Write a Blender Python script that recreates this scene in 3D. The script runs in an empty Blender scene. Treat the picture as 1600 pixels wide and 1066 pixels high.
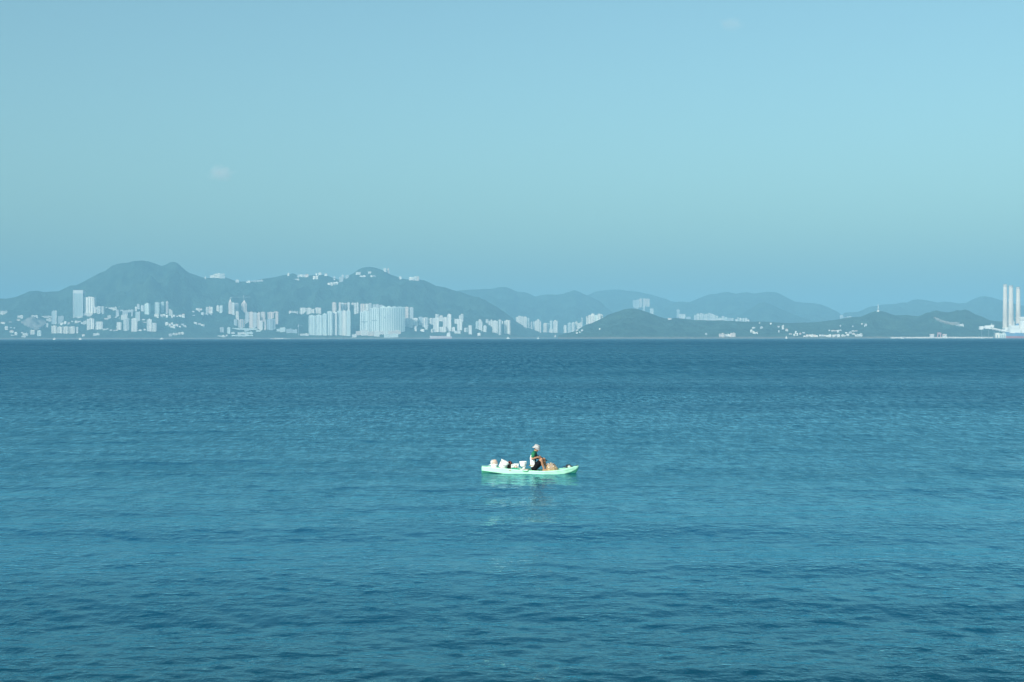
import bpy, bmesh, math, random
import numpy as np
from mathutils import Vector, Matrix, Euler, noise as mnoise

random.seed(7)
scene = bpy.context.scene
COL = scene.collection

# ------------------------------------------------------------------ camera
F = 1600 * 50 / 36.0            # focal length in photo pixels
CAM_H = 4.6
cam_data = bpy.data.cameras.new('camera')
cam_data.lens = 50
cam_data.sensor_width = 36
cam_data.clip_start = 0.1
cam_data.clip_end = 90000
cam = bpy.data.objects.new('camera', cam_data)
COL.objects.link(cam)
PITCH = math.atan(5.0 / F)
ROLL = math.atan(2.0 / 1600)
CAM_R = Matrix.Rotation(math.radians(90) - PITCH, 3, 'X') @ Matrix.Rotation(-ROLL, 3, 'Z')
cam.matrix_world = Matrix.Translation((0, 0, CAM_H)) @ CAM_R.to_4x4()
scene.camera = cam

# ------------------------------------------------------------------ sky and sun
SUN_EL = math.radians(28)
SUN_AZ = math.radians(32)       # to the left of straight behind the camera
SUN_DIR = Vector((-math.sin(SUN_AZ) * math.cos(SUN_EL), -math.cos(SUN_AZ) * math.cos(SUN_EL), math.sin(SUN_EL)))
world = bpy.data.worlds.new('World')
scene.world = world
world.use_nodes = True
wn = world.node_tree.nodes
wl = world.node_tree.links
wn.clear()
sky = wn.new('ShaderNodeTexSky')
sky.sky_type = 'NISHITA'
sky.sun_disc = False
sky.sun_elevation = SUN_EL
sky.sun_rotation = math.radians(180) + SUN_AZ
sky.altitude = 0
sky.air_density = 1.0
sky.dust_density = 3.0
sky.ozone_density = 2.0
tint = wn.new('ShaderNodeMix')
tint.data_type = 'RGBA'
tint.blend_type = 'MULTIPLY'
tint.inputs[0].default_value = 1.0
tint.inputs[7].default_value = (0.96, 1.20, 1.03, 1)
bg = wn.new('ShaderNodeBackground')
bg.inputs[1].default_value = 0.15
wo = wn.new('ShaderNodeOutputWorld')
wl.new(sky.outputs[0], tint.inputs[6])
wl.new(tint.outputs[2], bg.inputs[0])
wl.new(bg.outputs[0], wo.inputs[0])

sun_data = bpy.data.lights.new('sun', 'SUN')
sun_data.energy = 5.0
sun_data.angle = math.radians(0.53)
sun_data.color = (1.0, 0.955, 0.90)
sun = bpy.data.objects.new('sun', sun_data)
sun.rotation_euler = SUN_DIR.to_track_quat('Z', 'Y').to_euler()
sun.location = (-20, -30, 60)
COL.objects.link(sun)

scene.view_settings.view_transform = 'Standard'
scene.view_settings.look = 'None'
scene.view_settings.exposure = 0.0
scene.view_settings.gamma = 1.0
scene.view_settings.use_curve_mapping = False
scene.render.engine = 'CYCLES'
scene.cycles.use_denoising = True
scene.cycles.max_bounces = 6
scene.cycles.volume_bounces = 1
scene.cycles.sample_clamp_indirect = 4.0

HAZE_DENSITY = 1.28e-4
HAZE_COLOR = (0.285, 0.585, 0.785, 1)

# ------------------------------------------------------------------ helpers
def ray(px, py):
    """direction through a photo pixel, scaled so that its depth (y) is one metre"""
    d = CAM_R @ Vector(((px - 800) / F, -(py - 533) / F, -1))
    return d / d.y

def at(px, py, depth):
    d = ray(px, py)
    return Vector((d.x * depth, depth, CAM_H + d.z * depth))

MATS = {}
def mat(name, color, rough=0.6, vary=0.12, scale=3.0, spec=0.4, metal=0.0, bump=0.0, coords='Object', stretch=(1, 1, 1), shades=0.0):
    if name in MATS:
        return MATS[name]
    m = bpy.data.materials.new(name)
    m.use_nodes = True
    n, l = m.node_tree.nodes, m.node_tree.links
    p = n['Principled BSDF']
    p.inputs['Roughness'].default_value = rough
    p.inputs['Specular IOR Level'].default_value = spec
    p.inputs['Metallic'].default_value = metal
    tc = n.new('ShaderNodeTexCoord')
    mp = n.new('ShaderNodeMapping')
    mp.inputs['Scale'].default_value = stretch
    l.new(tc.outputs[coords], mp.inputs[0])
    nz = n.new('ShaderNodeTexNoise')
    nz.inputs['Scale'].default_value = scale
    nz.inputs['Detail'].default_value = 4
    l.new(mp.outputs[0], nz.inputs[0])
    mr = n.new('ShaderNodeMapRange')
    mr.inputs[1].default_value = 0.3
    mr.inputs[2].default_value = 0.7
    mr.inputs[3].default_value = 1 - vary
    mr.inputs[4].default_value = 1 + vary
    l.new(nz.outputs[0], mr.inputs[0])
    mx = n.new('ShaderNodeMix')
    mx.data_type = 'RGBA'
    mx.blend_type = 'MULTIPLY'
    mx.inputs[0].default_value = 1
    mx.inputs[6].default_value = (*color, 1)
    l.new(mr.outputs[0], mx.inputs[7])
    if shades:                      # every building its own shade of the paint
        oi = n.new('ShaderNodeObjectInfo')
        sr = n.new('ShaderNodeMapRange'); sr.inputs[3].default_value = 1 - shades; sr.inputs[4].default_value = 1.03
        l.new(oi.outputs['Random'], sr.inputs[0])
        m2 = n.new('ShaderNodeMix'); m2.data_type = 'RGBA'; m2.blend_type = 'MULTIPLY'; m2.inputs[0].default_value = 1
        l.new(mx.outputs[2], m2.inputs[6]); l.new(sr.outputs[0], m2.inputs[7])
        l.new(m2.outputs[2], p.inputs['Base Color'])
    else:
        l.new(mx.outputs[2], p.inputs['Base Color'])
    if bump:
        b = n.new('ShaderNodeBump')
        b.inputs['Strength'].default_value = 0.6
        b.inputs['Distance'].default_value = bump
        l.new(nz.outputs[0], b.inputs['Height'])
        l.new(b.outputs[0], p.inputs['Normal'])
    MATS[name] = m
    return m

def tag(o, label=None, cat=None, group=None, kind=None):
    if label: o['label'] = label
    if cat: o['category'] = cat
    if group: o['group'] = group
    if kind: o['kind'] = kind
    return o

def empty(name, loc=(0, 0, 0), rotz=0.0):
    o = bpy.data.objects.new(name, None)
    o.empty_display_size = 0.2
    o.location = loc
    o.rotation_euler = (0, 0, rotz)
    COL.objects.link(o)
    return o

def link(name, me, parent=None, m=None):
    o = bpy.data.objects.new(name, me)
    COL.objects.link(o)
    if parent is not None:
        o.parent = parent
    if m is not None and not me.materials:
        me.materials.append(m)
    return o

class MB:
    """collects simple shapes into one mesh"""
    def __init__(self):
        self.v, self.f = [], []
    def add(self, vs, fs):
        k = len(self.v)
        self.v += [tuple(p) for p in vs]
        self.f += [tuple(i + k for i in q) for q in fs]
        return self
    def box(self, x0, x1, y0, y1, z0, z1):
        vs = [(x0, y0, z0), (x1, y0, z0), (x1, y1, z0), (x0, y1, z0), (x0, y0, z1), (x1, y0, z1), (x1, y1, z1), (x0, y1, z1)]
        return self.add(vs, [(0, 3, 2, 1), (4, 5, 6, 7), (0, 1, 5, 4), (1, 2, 6, 5), (2, 3, 7, 6), (3, 0, 4, 7)])
    def loft(self, rings, cap0=True, cap1=True, closed=True):
        n = len(rings[0])
        vs = [p for r in rings for p in r]
        fs = []
        for i in range(len(rings) - 1):
            for j in range(n if closed else n - 1):
                a, b = i * n + j, i * n + (j + 1) % n
                fs.append((a, b, b + n, a + n))
        if cap0: fs.append(tuple(range(n - 1, -1, -1)))
        if cap1: fs.append(tuple(range((len(rings) - 1) * n, len(rings) * n)))
        return self.add(vs, fs)
    def extrude(self, plan, z0, z1):
        return self.loft([[(x, y, z0) for x, y in plan], [(x, y, z1) for x, y in plan]])
    def lathe(self, prof, n=20, cx=0, cy=0, cap0=True, cap1=True):
        rings = [[(cx + r * math.cos(2 * math.pi * j / n), cy + r * math.sin(2 * math.pi * j / n), z) for j in range(n)] for r, z in prof]
        return self.loft(rings, cap0, cap1)
    def tube(self, pts, rads, n=8):
        pts = [Vector(p) for p in pts]
        if not hasattr(rads, '__len__'):
            rads = [rads] * len(pts)
        rings = []
        ref = None
        for i, p in enumerate(pts):
            t = (pts[min(i + 1, len(pts) - 1)] - pts[max(i - 1, 0)]).normalized()
            if ref is None:
                ref = Vector((0, 0, 1)) if abs(t.z) < 0.9 else Vector((1, 0, 0))
            a = (ref - t * ref.dot(t)).normalized()
            ref = a
            b = t.cross(a)
            rings.append([p + (a * math.cos(2 * math.pi * j / n) + b * math.sin(2 * math.pi * j / n)) * rads[i] for j in range(n)])
        return self.loft(rings)
    def ball(self, c, r, nu=12, nv=8, rot=None):
        c = Vector(c)
        if not hasattr(r, '__len__'):
            r = (r, r, r)
        rings = []
        for i in range(nv + 1):
            th = math.pi * (0.02 + 0.96 * i / nv)
            ring = []
            for j in range(nu):
                ph = 2 * math.pi * j / nu
                q = Vector((r[0] * math.sin(th) * math.cos(ph), r[1] * math.sin(th) * math.sin(ph), -r[2] * math.cos(th)))
                if rot is not None: q = rot @ q
                ring.append(c + q)
            rings.append(ring)
        return self.loft(rings)
    def mesh(self, name, smooth=False):
        me = bpy.data.meshes.new(name)
        me.from_pydata(self.v, [], self.f)
        if smooth:
            me.polygons.foreach_set('use_smooth', [True] * len(me.polygons))
        me.update()
        return me
    def build(self, name, m, parent=None, smooth=False, fix=False):
        me = self.mesh(name, smooth)
        if fix:
            b = bmesh.new(); b.from_mesh(me)
            bmesh.ops.recalc_face_normals(b, faces=b.faces)
            b.to_mesh(me); b.free()
        return link(name, me, parent, m)

# ------------------------------------------------------------------ sea
def build_sea():
    rs = [10.0]
    while rs[-1] < 420:
        rs.append(rs[-1] * 1.0036)
    while rs[-1] < 20500:
        rs.append(rs[-1] * 1.06)
    rs = np.array([0.5, 3, 6] + rs)
    fine = np.linspace(-27, 27, 860)
    coarse = np.linspace(27, 333, 46)[1:-1]
    ang = np.radians(np.concatenate([fine, coarse]))
    nr, na = len(rs), len(ang)
    R, A = np.meshgrid(rs, ang, indexing='ij')
    X, Y = R * np.sin(A), R * np.cos(A)
    rng = np.random.default_rng(3)
    Z = np.zeros_like(X)
    dr = np.gradient(rs)[:, None]
    # gust pattern: slow change of wave height over tens of metres
    gust = np.zeros_like(X)
    for i in range(10):
        kx, ky = rng.normal(0, 0.035), rng.normal(0, 0.09)
        gust += np.sin(kx * X + ky * Y + rng.uniform(0, 6.28)) / 10 ** 0.5
    gust = np.clip(1 + 0.22 * gust, 0.4, 1.6)
    for lam in np.geomspace(0.34, 9.0, 78):
        lam *= rng.uniform(0.94, 1.06)
        th = rng.normal(0.10, 0.62) if lam < 1 else rng.normal(0.08, 0.45) if lam < 3 else rng.normal(0.04, 0.13)
        k = 2 * math.pi / lam
        slope = 0.020 * (lam / 0.6) ** (0.2 if lam < 0.6 else -0.9) if lam < 2.5 else 0.0066
        fade = np.clip((lam / (dr * 2.6)) - 1.0, 0, 1)
        ph = k * (X * math.sin(th) + Y * math.cos(th)) + rng.uniform(0, 6.28)
        g = gust if lam < 3 else 1.0
        Z += fade * g * (slope / k) * np.sin(ph + 0.62 * np.sin(ph))
    Z *= np.clip((900 - R) / 500, 0, 1) * (1 + 0.55 * np.clip((30 - Y) / 11, 0, 1))
    v = np.stack([X, Y, Z], -1).reshape(-1, 3)
    i = np.arange(nr - 1)[:, None]; j = np.arange(na)[None, :]
    jn = (j + 1) % na
    q = np.stack([i * na + j, (i + 1) * na + j, (i + 1) * na + jn, i * na + jn], -1).reshape(-1, 4)
    q = q[:, ::-1]
    nq = len(q)
    cen = len(v)
    v = np.concatenate([v, [[0, 0, 0]]])
    tri = np.stack([np.full(na, cen), np.arange(na), (np.arange(na) + 1) % na], -1)[:, ::-1]
    me = bpy.data.meshes.new('sea')
    me.vertices.add(len(v))
    me.vertices.foreach_set('co', v.astype(np.float32).ravel())
    loops = np.concatenate([q.ravel(), tri.ravel()])
    starts = np.concatenate([np.arange(nq) * 4, nq * 4 + np.arange(na) * 3])
    me.loops.add(len(loops))
    me.loops.foreach_set('vertex_index', loops.astype(np.int32))
    me.polygons.add(len(starts))
    me.polygons.foreach_set('loop_start', starts.astype(np.int32))
    me.polygons.foreach_set('use_smooth', np.ones(len(starts), dtype=bool))
    me.update(calc_edges=True)
    me.validate()
    if me.polygons[len(me.polygons) // 3].normal.z < 0:
        me.flip_normals()
    o = link('sea', me)
    tag(o, 'rippled blue sea reaching from the shore to the far hills', kind='structure')
    m = bpy.data.materials.new('sea_water')
    m.use_nodes = True
    n, l = m.node_tree.nodes, m.node_tree.links
    n.remove(n['Principled BSDF'])
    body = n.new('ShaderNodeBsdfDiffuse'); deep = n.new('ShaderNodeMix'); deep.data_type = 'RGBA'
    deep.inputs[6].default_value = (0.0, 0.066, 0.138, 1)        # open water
    deep.inputs[7].default_value = (0.001, 0.044, 0.076, 1)      # lens falloff painted into the colour: darker close to the camera
    gloss = n.new('ShaderNodeBsdfGlossy'); gloss.inputs[0].default_value = (0.59, 0.93, 1.0, 1)
    fres = n.new('ShaderNodeFresnel'); fres.inputs[0].default_value = 1.33
    mixs = n.new('ShaderNodeMixShader')
    l.new(body.outputs[0], mixs.inputs[1]); l.new(gloss.outputs[0], mixs.inputs[2])
    l.new(mixs.outputs[0], n['Material Output'].inputs['Surface'])
    geo = n.new('ShaderNodeNewGeometry')
    def noise(sc, stretch, detail=2.0, rough=0.5):
        mp = n.new('ShaderNodeMapping'); mp.inputs['Scale'].default_value = stretch
        mp.inputs['Rotation'].default_value = (0, 0, 0.09)
        l.new(geo.outputs['Position'], mp.inputs[0])
        t = n.new('ShaderNodeTexNoise'); t.inputs['Scale'].default_value = sc
        t.inputs['Detail'].default_value = detail; t.inputs['Roughness'].default_value = rough
        l.new(mp.outputs[0], t.inputs[0])
        return t.outputs[0]
    def maprange(src, a, b, c, d):
        r = n.new('ShaderNodeMapRange')
        for k_, v_ in zip((1, 2, 3, 4), (a, b, c, d)): r.inputs[k_].default_value = v_
        l.new(src, r.inputs[0]); return r.outputs[0]
    def math_(op, a, b):
        r = n.new('ShaderNodeMath'); r.operation = op
        for k_, s in enumerate((a, b)):
            if isinstance(s, (int, float)): r.inputs[k_].default_value = s
            else: l.new(s, r.inputs[k_])
        return r.outputs[0]
    sep = n.new('ShaderNodeSeparateXYZ'); l.new(geo.outputs['Position'], sep.inputs[0])
    def mix_(f, a_, b_):
        return math_('ADD', math_('MULTIPLY', a_, math_('SUBTRACT', 1.0, f)), math_('MULTIPLY', b_, f))
    off = maprange(sep.outputs[1], 26, 100, 0.0, 1.0)        # sheltered near the shore, wind-ruffled farther out
    gust = maprange(noise(1.0, (0.03, 0.05, 1), 5, 0.6), 0.36, 0.64, 0.8, 1.2)
    paws = maprange(noise(1.0, (0.8, 0.25, 1), 5, 0.65), 0.35, 0.65, 0.4, 1.6)   # cat's paws: patches of livelier ripples
    r1 = noise(1.0, (1.9, 3.3, 1), 3, 0.6)
    r2 = noise(1.0, (5.5, 10.0, 1), 2, 0.6)
    r3 = noise(1.0, (0.45, 0.9, 1), 2, 0.5)
    h = math_('ADD', math_('MULTIPLY', r1, 0.060), math_('MULTIPLY', r2, 0.014))
    h = math_('MULTIPLY', math_('MULTIPLY', h, gust), paws)
    near_zone = maprange(sep.outputs[1], 17, 31, 1.0, 0.0)        # waves steepen again close to the shore; also drives the painted darkening
    h = math_('MULTIPLY', h, mix_(off, mix_(near_zone, 0.55, 0.65), 1.5))
    h = math_('ADD', h, math_('MULTIPLY', math_('MULTIPLY', r3, off), 0.20))
    b = n.new('ShaderNodeBump'); b.inputs['Strength'].default_value = 1.0; b.inputs['Distance'].default_value = 1.0
    l.new(h, b.inputs['Height'])
    l.new(near_zone, deep.inputs[0]); l.new(deep.outputs[2], body.inputs[0])
    for s_ in (body, gloss, fres):
        l.new(b.outputs[0], s_.inputs['Normal'])
    # steep little wave faces mirror less sky than flat water: patchy, finer near, broader far out
    f1 = maprange(noise(1.0, (3.2, 0.8, 1), 4, 0.6), 0.34, 0.66, 0.0, 1.0)
    f2 = maprange(noise(1.0, (1.4, 0.05, 1), 4, 0.65), 0.34, 0.66, 0.0, 1.0)
    f3 = maprange(noise(1.0, (0.5, 0.006, 1), 4, 0.65), 0.34, 0.66, 0.0, 1.0)
    far1 = maprange(sep.outputs[1], 110, 240, 0.0, 1.0)
    far2 = maprange(sep.outputs[1], 450, 1100, 0.0, 1.0)
    chop = mix_(far2, mix_(far1, f1, f2), f3)
    band = maprange(noise(1.0, (0.007, 0.045, 1), 5, 0.6), 0.36, 0.64, 0.86, 1.14)
    mirror = math_('MULTIPLY', mix_(off, mix_(near_zone, 1.12, 0.95), mix_(far1, 0.66, mix_(far2, 0.44, 0.22))), band)
    mirror = math_('MULTIPLY', mirror, mix_(off, 1.0, math_('ADD', 0.45, math_('MULTIPLY', chop, 1.1))))
    l.new(math_('MULTIPLY', fres.outputs[0], mirror), mixs.inputs[0])
    l.new(math_('ADD', 0.05, math_('MULTIPLY', off, math_('MULTIPLY', gust, 0.22))), gloss.inputs['Roughness'])
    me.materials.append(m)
    return o
build_sea()

# ------------------------------------------------------------------ hills
class Hill:
    def __init__(self, name, shore, ridge, profile, seed, rough=9.0, back=1.9, label=None, power=1.2):
        self.name, self.shore, self.ridge, self.seed, self.rough, self.power = name, shore, ridge, seed, rough, power
        a, h = [], []
        for px, py in profile:
            d = ray(px, py)
            a.append(d.x); h.append(CAM_H + d.z * ridge)
        self.a, self.h = np.array(a), np.array(h)
        self.back = back
        self.label = label
    def z(self, x, y):
        a = x / y
        H = float(np.interp(a, self.a, self.h))
        s = self.seed
        ys = self.shore + 90 * mnoise.noise(Vector((x / 520, s, 0))) + 30 * mnoise.noise(Vector((x / 130, s, 4)))
        t = (y - ys) / (self.ridge - ys)
        if t <= 0:
            return -4.0
        if t > 1:
            u = (t - 1) / (self.back - 1)
            return H * max(0.0, 1 - u * u * 1.02) - 2.0 * u
        w = t * (1 - t) * 4
        t2 = min(1.0, max(0.0, t + 0.16 * w * mnoise.noise(Vector((x / 420, y / 1500, s + 9)))))
        S = t2 ** self.power
        nz = mnoise.fractal(Vector((x / 190, y / 260, s)), 0.9, 2.0, 4)
        nf = mnoise.noise(Vector((x / 22, y / 40, s + 3)))
        return H * S * (1 + 0.32 * w * nz) + (self.rough * 0.5 * nf + self.rough * nz * w) * min(1, t * 8) * (0.35 + 0.65 * (1 - t ** 6)) + 3.0 * min(1, t * 30) - 0.8
    def build(self, m, step=0.0011, rows=60):
        a0, a1 = self.a[0], self.a[-1]
        na = int((a1 - a0) / step) + 1
        aa = np.linspace(a0, a1, na)
        y0 = self.shore - 130
        y1 = self.shore + (self.ridge - self.shore) * self.back
        k = np.linspace(0, 1, rows)
        yy = y0 + (y1 - y0) * (0.85 * k + 0.15 * k * k)
        v = [(a * y, y, self.z(a * y, y)) for y in yy for a in aa]
        f = [(i * na + j, i * na + j + 1, (i + 1) * na + j + 1, (i + 1) * na + j) for i in range(rows - 1) for j in range(na - 1)]
        me = bpy.data.meshes.new(self.name)
        me.from_pydata(v, [], f)
        me.polygons.foreach_set('use_smooth', [True] * len(f))
        me.update()
        o = link(self.name, me, None, m)
        tag(o, self.label, kind='structure')
        return o
    def hit(self, px, py):
        """where the sight line through a photo pixel meets this hill; on the ridge when it passes above it"""
        d = ray(px, py)
        y = self.shore - 120
        best, by = -9, self.ridge
        y1 = self.ridge + (self.ridge - self.shore) * 0.25
        while y < y1:
            zt = self.z(d.x * y, y)
            gap = zt - (CAM_H + d.z * y)
            if gap >= 0 and zt > 0.5:
                return Vector((d.x * y, y, zt))
            e = (zt - CAM_H) / y
            if e > best: best, by = e, y
            y += 8
        return Vector((d.x * by, by, self.z(d.x * by, by)))

def hill_material():
    m = bpy.data.materials.new('wooded_slope')
    m.use_nodes = True
    n, l = m.node_tree.nodes, m.node_tree.links
    p = n['Principled BSDF']
    p.inputs['Roughness'].default_value = 0.9
    p.inputs['Specular IOR Level'].default_value = 0.1
    geo = n.new('ShaderNodeNewGeometry')
    def noise(sc, det):
        t = n.new('ShaderNodeTexNoise'); t.inputs['Scale'].default_value = sc; t.inputs['Detail'].default_value = det
        l.new(geo.outputs['Position'], t.inputs[0]); return t.outputs[0]
    ramp = n.new('ShaderNodeValToRGB')
    cr = ramp.color_ramp
    cr.elements[0].position = 0.36; cr.elements[0].color = (0.010, 0.034, 0.028, 1)
    cr.elements[1].position = 0.66; cr.elements[1].color = (0.038, 0.080, 0.060, 1)
    l.new(noise(0.012, 7), ramp.inputs[0])
    # bare rock along the waterline and in a few scars
    sep = n.new('ShaderNodeSeparateXYZ'); l.new(geo.outputs['Position'], sep.inputs[0])
    mr = n.new('ShaderNodeMapRange')
    for k, v in zip((1, 2, 3, 4), (4.0, 10.0, 1.0, 0.0)): mr.inputs[k].default_value = v
    l.new(sep.outputs[2], mr.inputs[0])
    ad = n.new('ShaderNodeMath'); ad.operation = 'MULTIPLY_ADD'
    l.new(noise(0.03, 3), ad.inputs[0]); ad.inputs[1].default_value = 9.0; ad.inputs[2].default_value = -4.5
    sm = n.new('ShaderNodeMath'); sm.operation = 'ADD'
    l.new(sep.outputs[2], sm.inputs[0]); l.new(ad.outputs[0], sm.inputs[1])
    l.new(sm.outputs[0], mr.inputs[0])
    mx = n.new('ShaderNodeMix'); mx.data_type = 'RGBA'
    mx.inputs[7].default_value = (0.19, 0.17, 0.14, 1)
    l.new(mr.outputs[0], mx.inputs[0]); l.new(ramp.outputs[0], mx.inputs[6])
    l.new(mx.outputs[2], p.inputs['Base Color'])
    b = n.new('ShaderNodeBump'); b.inputs['Strength'].default_value = 0.7; b.inputs['Distance'].default_value = 15.0
    l.new(noise(0.05, 4), b.inputs['Height'])
    l.new(b.outputs[0], p.inputs['Normal'])
    return m
HILL_MAT = hill_material()

HA = Hill('hill_island', 8000, 9200, [(-260, 482), (-120, 470), (-50, 470), (0, 467), (8, 467), (15, 466), (25, 464), (35, 460), (45, 455.5), (52, 454.5), (60, 454.5), (68, 456.5), (75, 456), (85, 455.5), (92, 455), (100, 451), (110, 446), (118, 446), (128, 441.5), (140, 435), (155, 427), (165, 423), (175, 415), (185, 412), (192, 411), (200, 410.5), (208, 408), (222, 407), (232, 408.5), (242, 411.5), (252, 415.5), (258, 414), (265, 410), (271, 409), (277, 411), (284, 417), (290, 422.5), (297, 427), (305, 429.5), (315, 433), (322, 435), (330, 434), (340, 433), (350, 433), (357, 435), (365, 438), (372, 440), (382, 440), (390, 440), (400, 438), (412, 435.5), (420, 434.5), (430, 433), (440, 430.5), (450, 429), (458, 427), (465, 430), (478, 431.5), (490, 430), (500, 429), (510, 430), (520, 434), (530, 437), (540, 434), (545, 431), (552, 427), (560, 421), (567, 418), (578, 417), (585, 418), (592, 420), (600, 423), (610, 429), (620, 432), (626, 435), (640, 437), (655, 437), (663, 438), (672, 442), (680, 446.5), (690, 448), (697, 449.5), (705, 452.5), (712, 454.5), (720, 456), (730, 460), (745, 465), (760, 471), (775, 479), (790, 489), (800, 497), (806, 502), (815, 507), (823, 511.5), (835, 515), (845, 519), (858, 520), (880, 520.5), (900, 521), (930, 524), (960, 527)],
          1.3, label='long blue-green island ridge with two peaks behind the high-rise shore')
HB = Hill('hill_second_ridge', 10900, 12600, [(640, 478), (680, 462), (718, 454), (735, 452.5), (755, 451.5), (768, 451), (778, 449), (785, 448), (792, 449), (800, 452), (808, 455.5), (820, 456.5), (828, 459), (837, 463.5), (845, 461), (855, 460), (870, 460.5), (880, 459.5), (890, 456), (897, 453.5), (905, 456), (912, 459.5), (920, 462), (928, 466), (938, 471), (944, 478), (955, 486), (975, 497), (1000, 510), (1020, 520)],
          5.1, rough=6, label='paler ridge with a pointed summit behind the island ridge')
HC = Hill('hill_third_ridge', 12300, 14600, [(860, 480), (900, 468), (922, 460), (930, 456), (940, 454.5), (955, 453), (970, 453), (980, 455), (995, 456), (1005, 458), (1020, 461.5), (1035, 466), (1050, 471.5), (1062, 473), (1080, 480), (1110, 492), (1150, 505)],
          8.7, rough=5, label='palest flat-topped ridge, nearly lost in the haze')
HD = Hill('hill_broad_ridge', 11400, 13300, [(1010, 498), (1035, 485), (1050, 475), (1058, 472), (1065, 471.5), (1077, 472.5), (1085, 469), (1100, 463), (1110, 460), (1120, 459), (1130, 456.5), (1137, 456), (1145, 458), (1150, 459), (1160, 457), (1168, 456.5), (1178, 459), (1190, 457), (1200, 456), (1212, 456.5), (1222, 461), (1232, 466.5), (1242, 471.5), (1255, 473), (1270, 474), (1282, 475.5), (1293, 479.5), (1302, 484), (1310, 488), (1316, 493), (1335, 505), (1350, 515)],
          11.9, rough=6, label='broad pale ridge above the low wooded island')
HE = Hill('hill_distant_ridge', 10900, 12900, [(1290, 506), (1313, 494), (1320, 489), (1335, 488), (1342, 487.5), (1350, 483.5), (1358, 480), (1370, 478), (1380, 476), (1390, 475.5), (1400, 475), (1408, 473), (1418, 472.5), (1425, 469), (1432, 468), (1440, 468.5), (1450, 470), (1465, 473), (1475, 471.5), (1485, 472), (1498, 474.5), (1510, 473.5), (1520, 468), (1530, 464), (1538, 462.5), (1550, 465), (1560, 468), (1572, 471), (1590, 476), (1600, 478), (1680, 470), (1760, 480), (1860, 500)],
          14.2, rough=6, label='wavy pale ridge behind the power station chimneys')
HF = Hill('hill_inner_spur', 10300, 11300, [(1120, 512), (1150, 496), (1170, 484), (1185, 474), (1195, 472), (1205, 476), (1220, 483), (1235, 489), (1250, 495), (1275, 503), (1310, 512)],
          17.5, rough=5, label='low blue spur in front of the broad pale ridge')
HG = Hill('hill_low_island', 6300, 7000, [(872, 525), (880, 523), (895, 519), (905, 514), (915, 508), (925, 505), (940, 498), (950, 492), (962, 488), (970, 485.5), (975, 483.5), (985, 482), (995, 482.5), (1003, 485), (1012, 488), (1020, 491), (1030, 495), (1038, 498), (1045, 498.5), (1055, 497), (1062, 498), (1080, 500), (1100, 501), (1115, 501), (1130, 501), (1150, 502.5), (1165, 503), (1185, 502.5), (1200, 503), (1215, 504.5), (1235, 505.5), (1260, 504.5), (1280, 503), (1300, 500.5), (1310, 499), (1320, 497), (1330, 495.5), (1345, 495), (1352, 492), (1360, 488.5), (1367, 486.5), (1375, 486), (1383, 487.5), (1392, 491), (1400, 493), (1415, 492), (1425, 493.5), (1435, 494), (1440, 492.5), (1447, 489.5), (1453, 489), (1457, 486.5), (1463, 486), (1472, 487.5), (1482, 489), (1490, 487), (1495, 485), (1500, 485.5), (1508, 483.5), (1515, 486), (1523, 491), (1535, 495), (1545, 500), (1555, 502), (1570, 503), (1600, 505), (1680, 500), (1780, 512), (1860, 520)],
          21.4, rough=7, label='low dark-green wooded island in front of the pale ridges', power=1.0)
for H_ in (HA, HB, HC, HD, HE, HF, HG):
    H_.build(HILL_MAT, step=0.0008 if H_ is HG else 0.0011)
# ------------------------------------------------------------------ far buildings
PAINT = {
    'w': ('white', mat('white_paint', (0.91, 0.88, 0.83), 0.6, 0.06, 2.0, shades=0.14)),
    'c': ('cream', mat('cream_paint', (0.86, 0.81, 0.73), 0.6, 0.06, 2.0, shades=0.14)),
    'p': ('pinkish', mat('pink_paint', (0.82, 0.67, 0.60), 0.6, 0.06, 2.0, shades=0.14)),
    'g': ('grey', mat('grey_paint', (0.58, 0.60, 0.62), 0.6, 0.06, 2.0, shades=0.14)),
    't': ('greenish', mat('pale_green_paint', (0.68, 0.79, 0.78), 0.6, 0.06, 2.0, shades=0.14)),
    'b': ('blue-grey', mat('blue_grey_paint', (0.42, 0.50, 0.56), 0.5, 0.06, 2.0, shades=0.14)),
}
GLASS = mat('window_glass', (0.26, 0.32, 0.36), 0.18, 0.25, 9.0, spec=0.6)
CONCRETE = mat('roof_concrete', (0.52, 0.51, 0.49), 0.8, 0.1, 4.0)
RUST = mat('roof_tile', (0.48, 0.30, 0.24), 0.8, 0.1, 6.0)

PROTO = {}
def notched(nx, ny, depth_x, depth_y, gap=0.36):
    """outline of a unit block with vertical window grooves along every side"""
    def side(n, d):
        out = []
        for i in range(n):
            a, b = (i + 0.5 - gap / 2) / n - 0.5, (i + 0.5 + gap / 2) / n - 0.5
            out += [(a, 0), (a, d), (b, d), (b, 0)]
        return out
    pts = [(-0.5, -0.5)] + [(u, -0.5 + d) for u, d in side(nx, depth_y)]
    pts += [(0.5, -0.5)] + [(0.5 - d, u) for u, d in side(ny, depth_x)]
    pts += [(0.5, 0.5)] + [(-u, 0.5 - d) for u, d in side(nx, depth_y)]
    pts += [(-0.5, 0.5)] + [(-0.5 + d, -u) for u, d in side(ny, depth_x)]
    return pts

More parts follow.
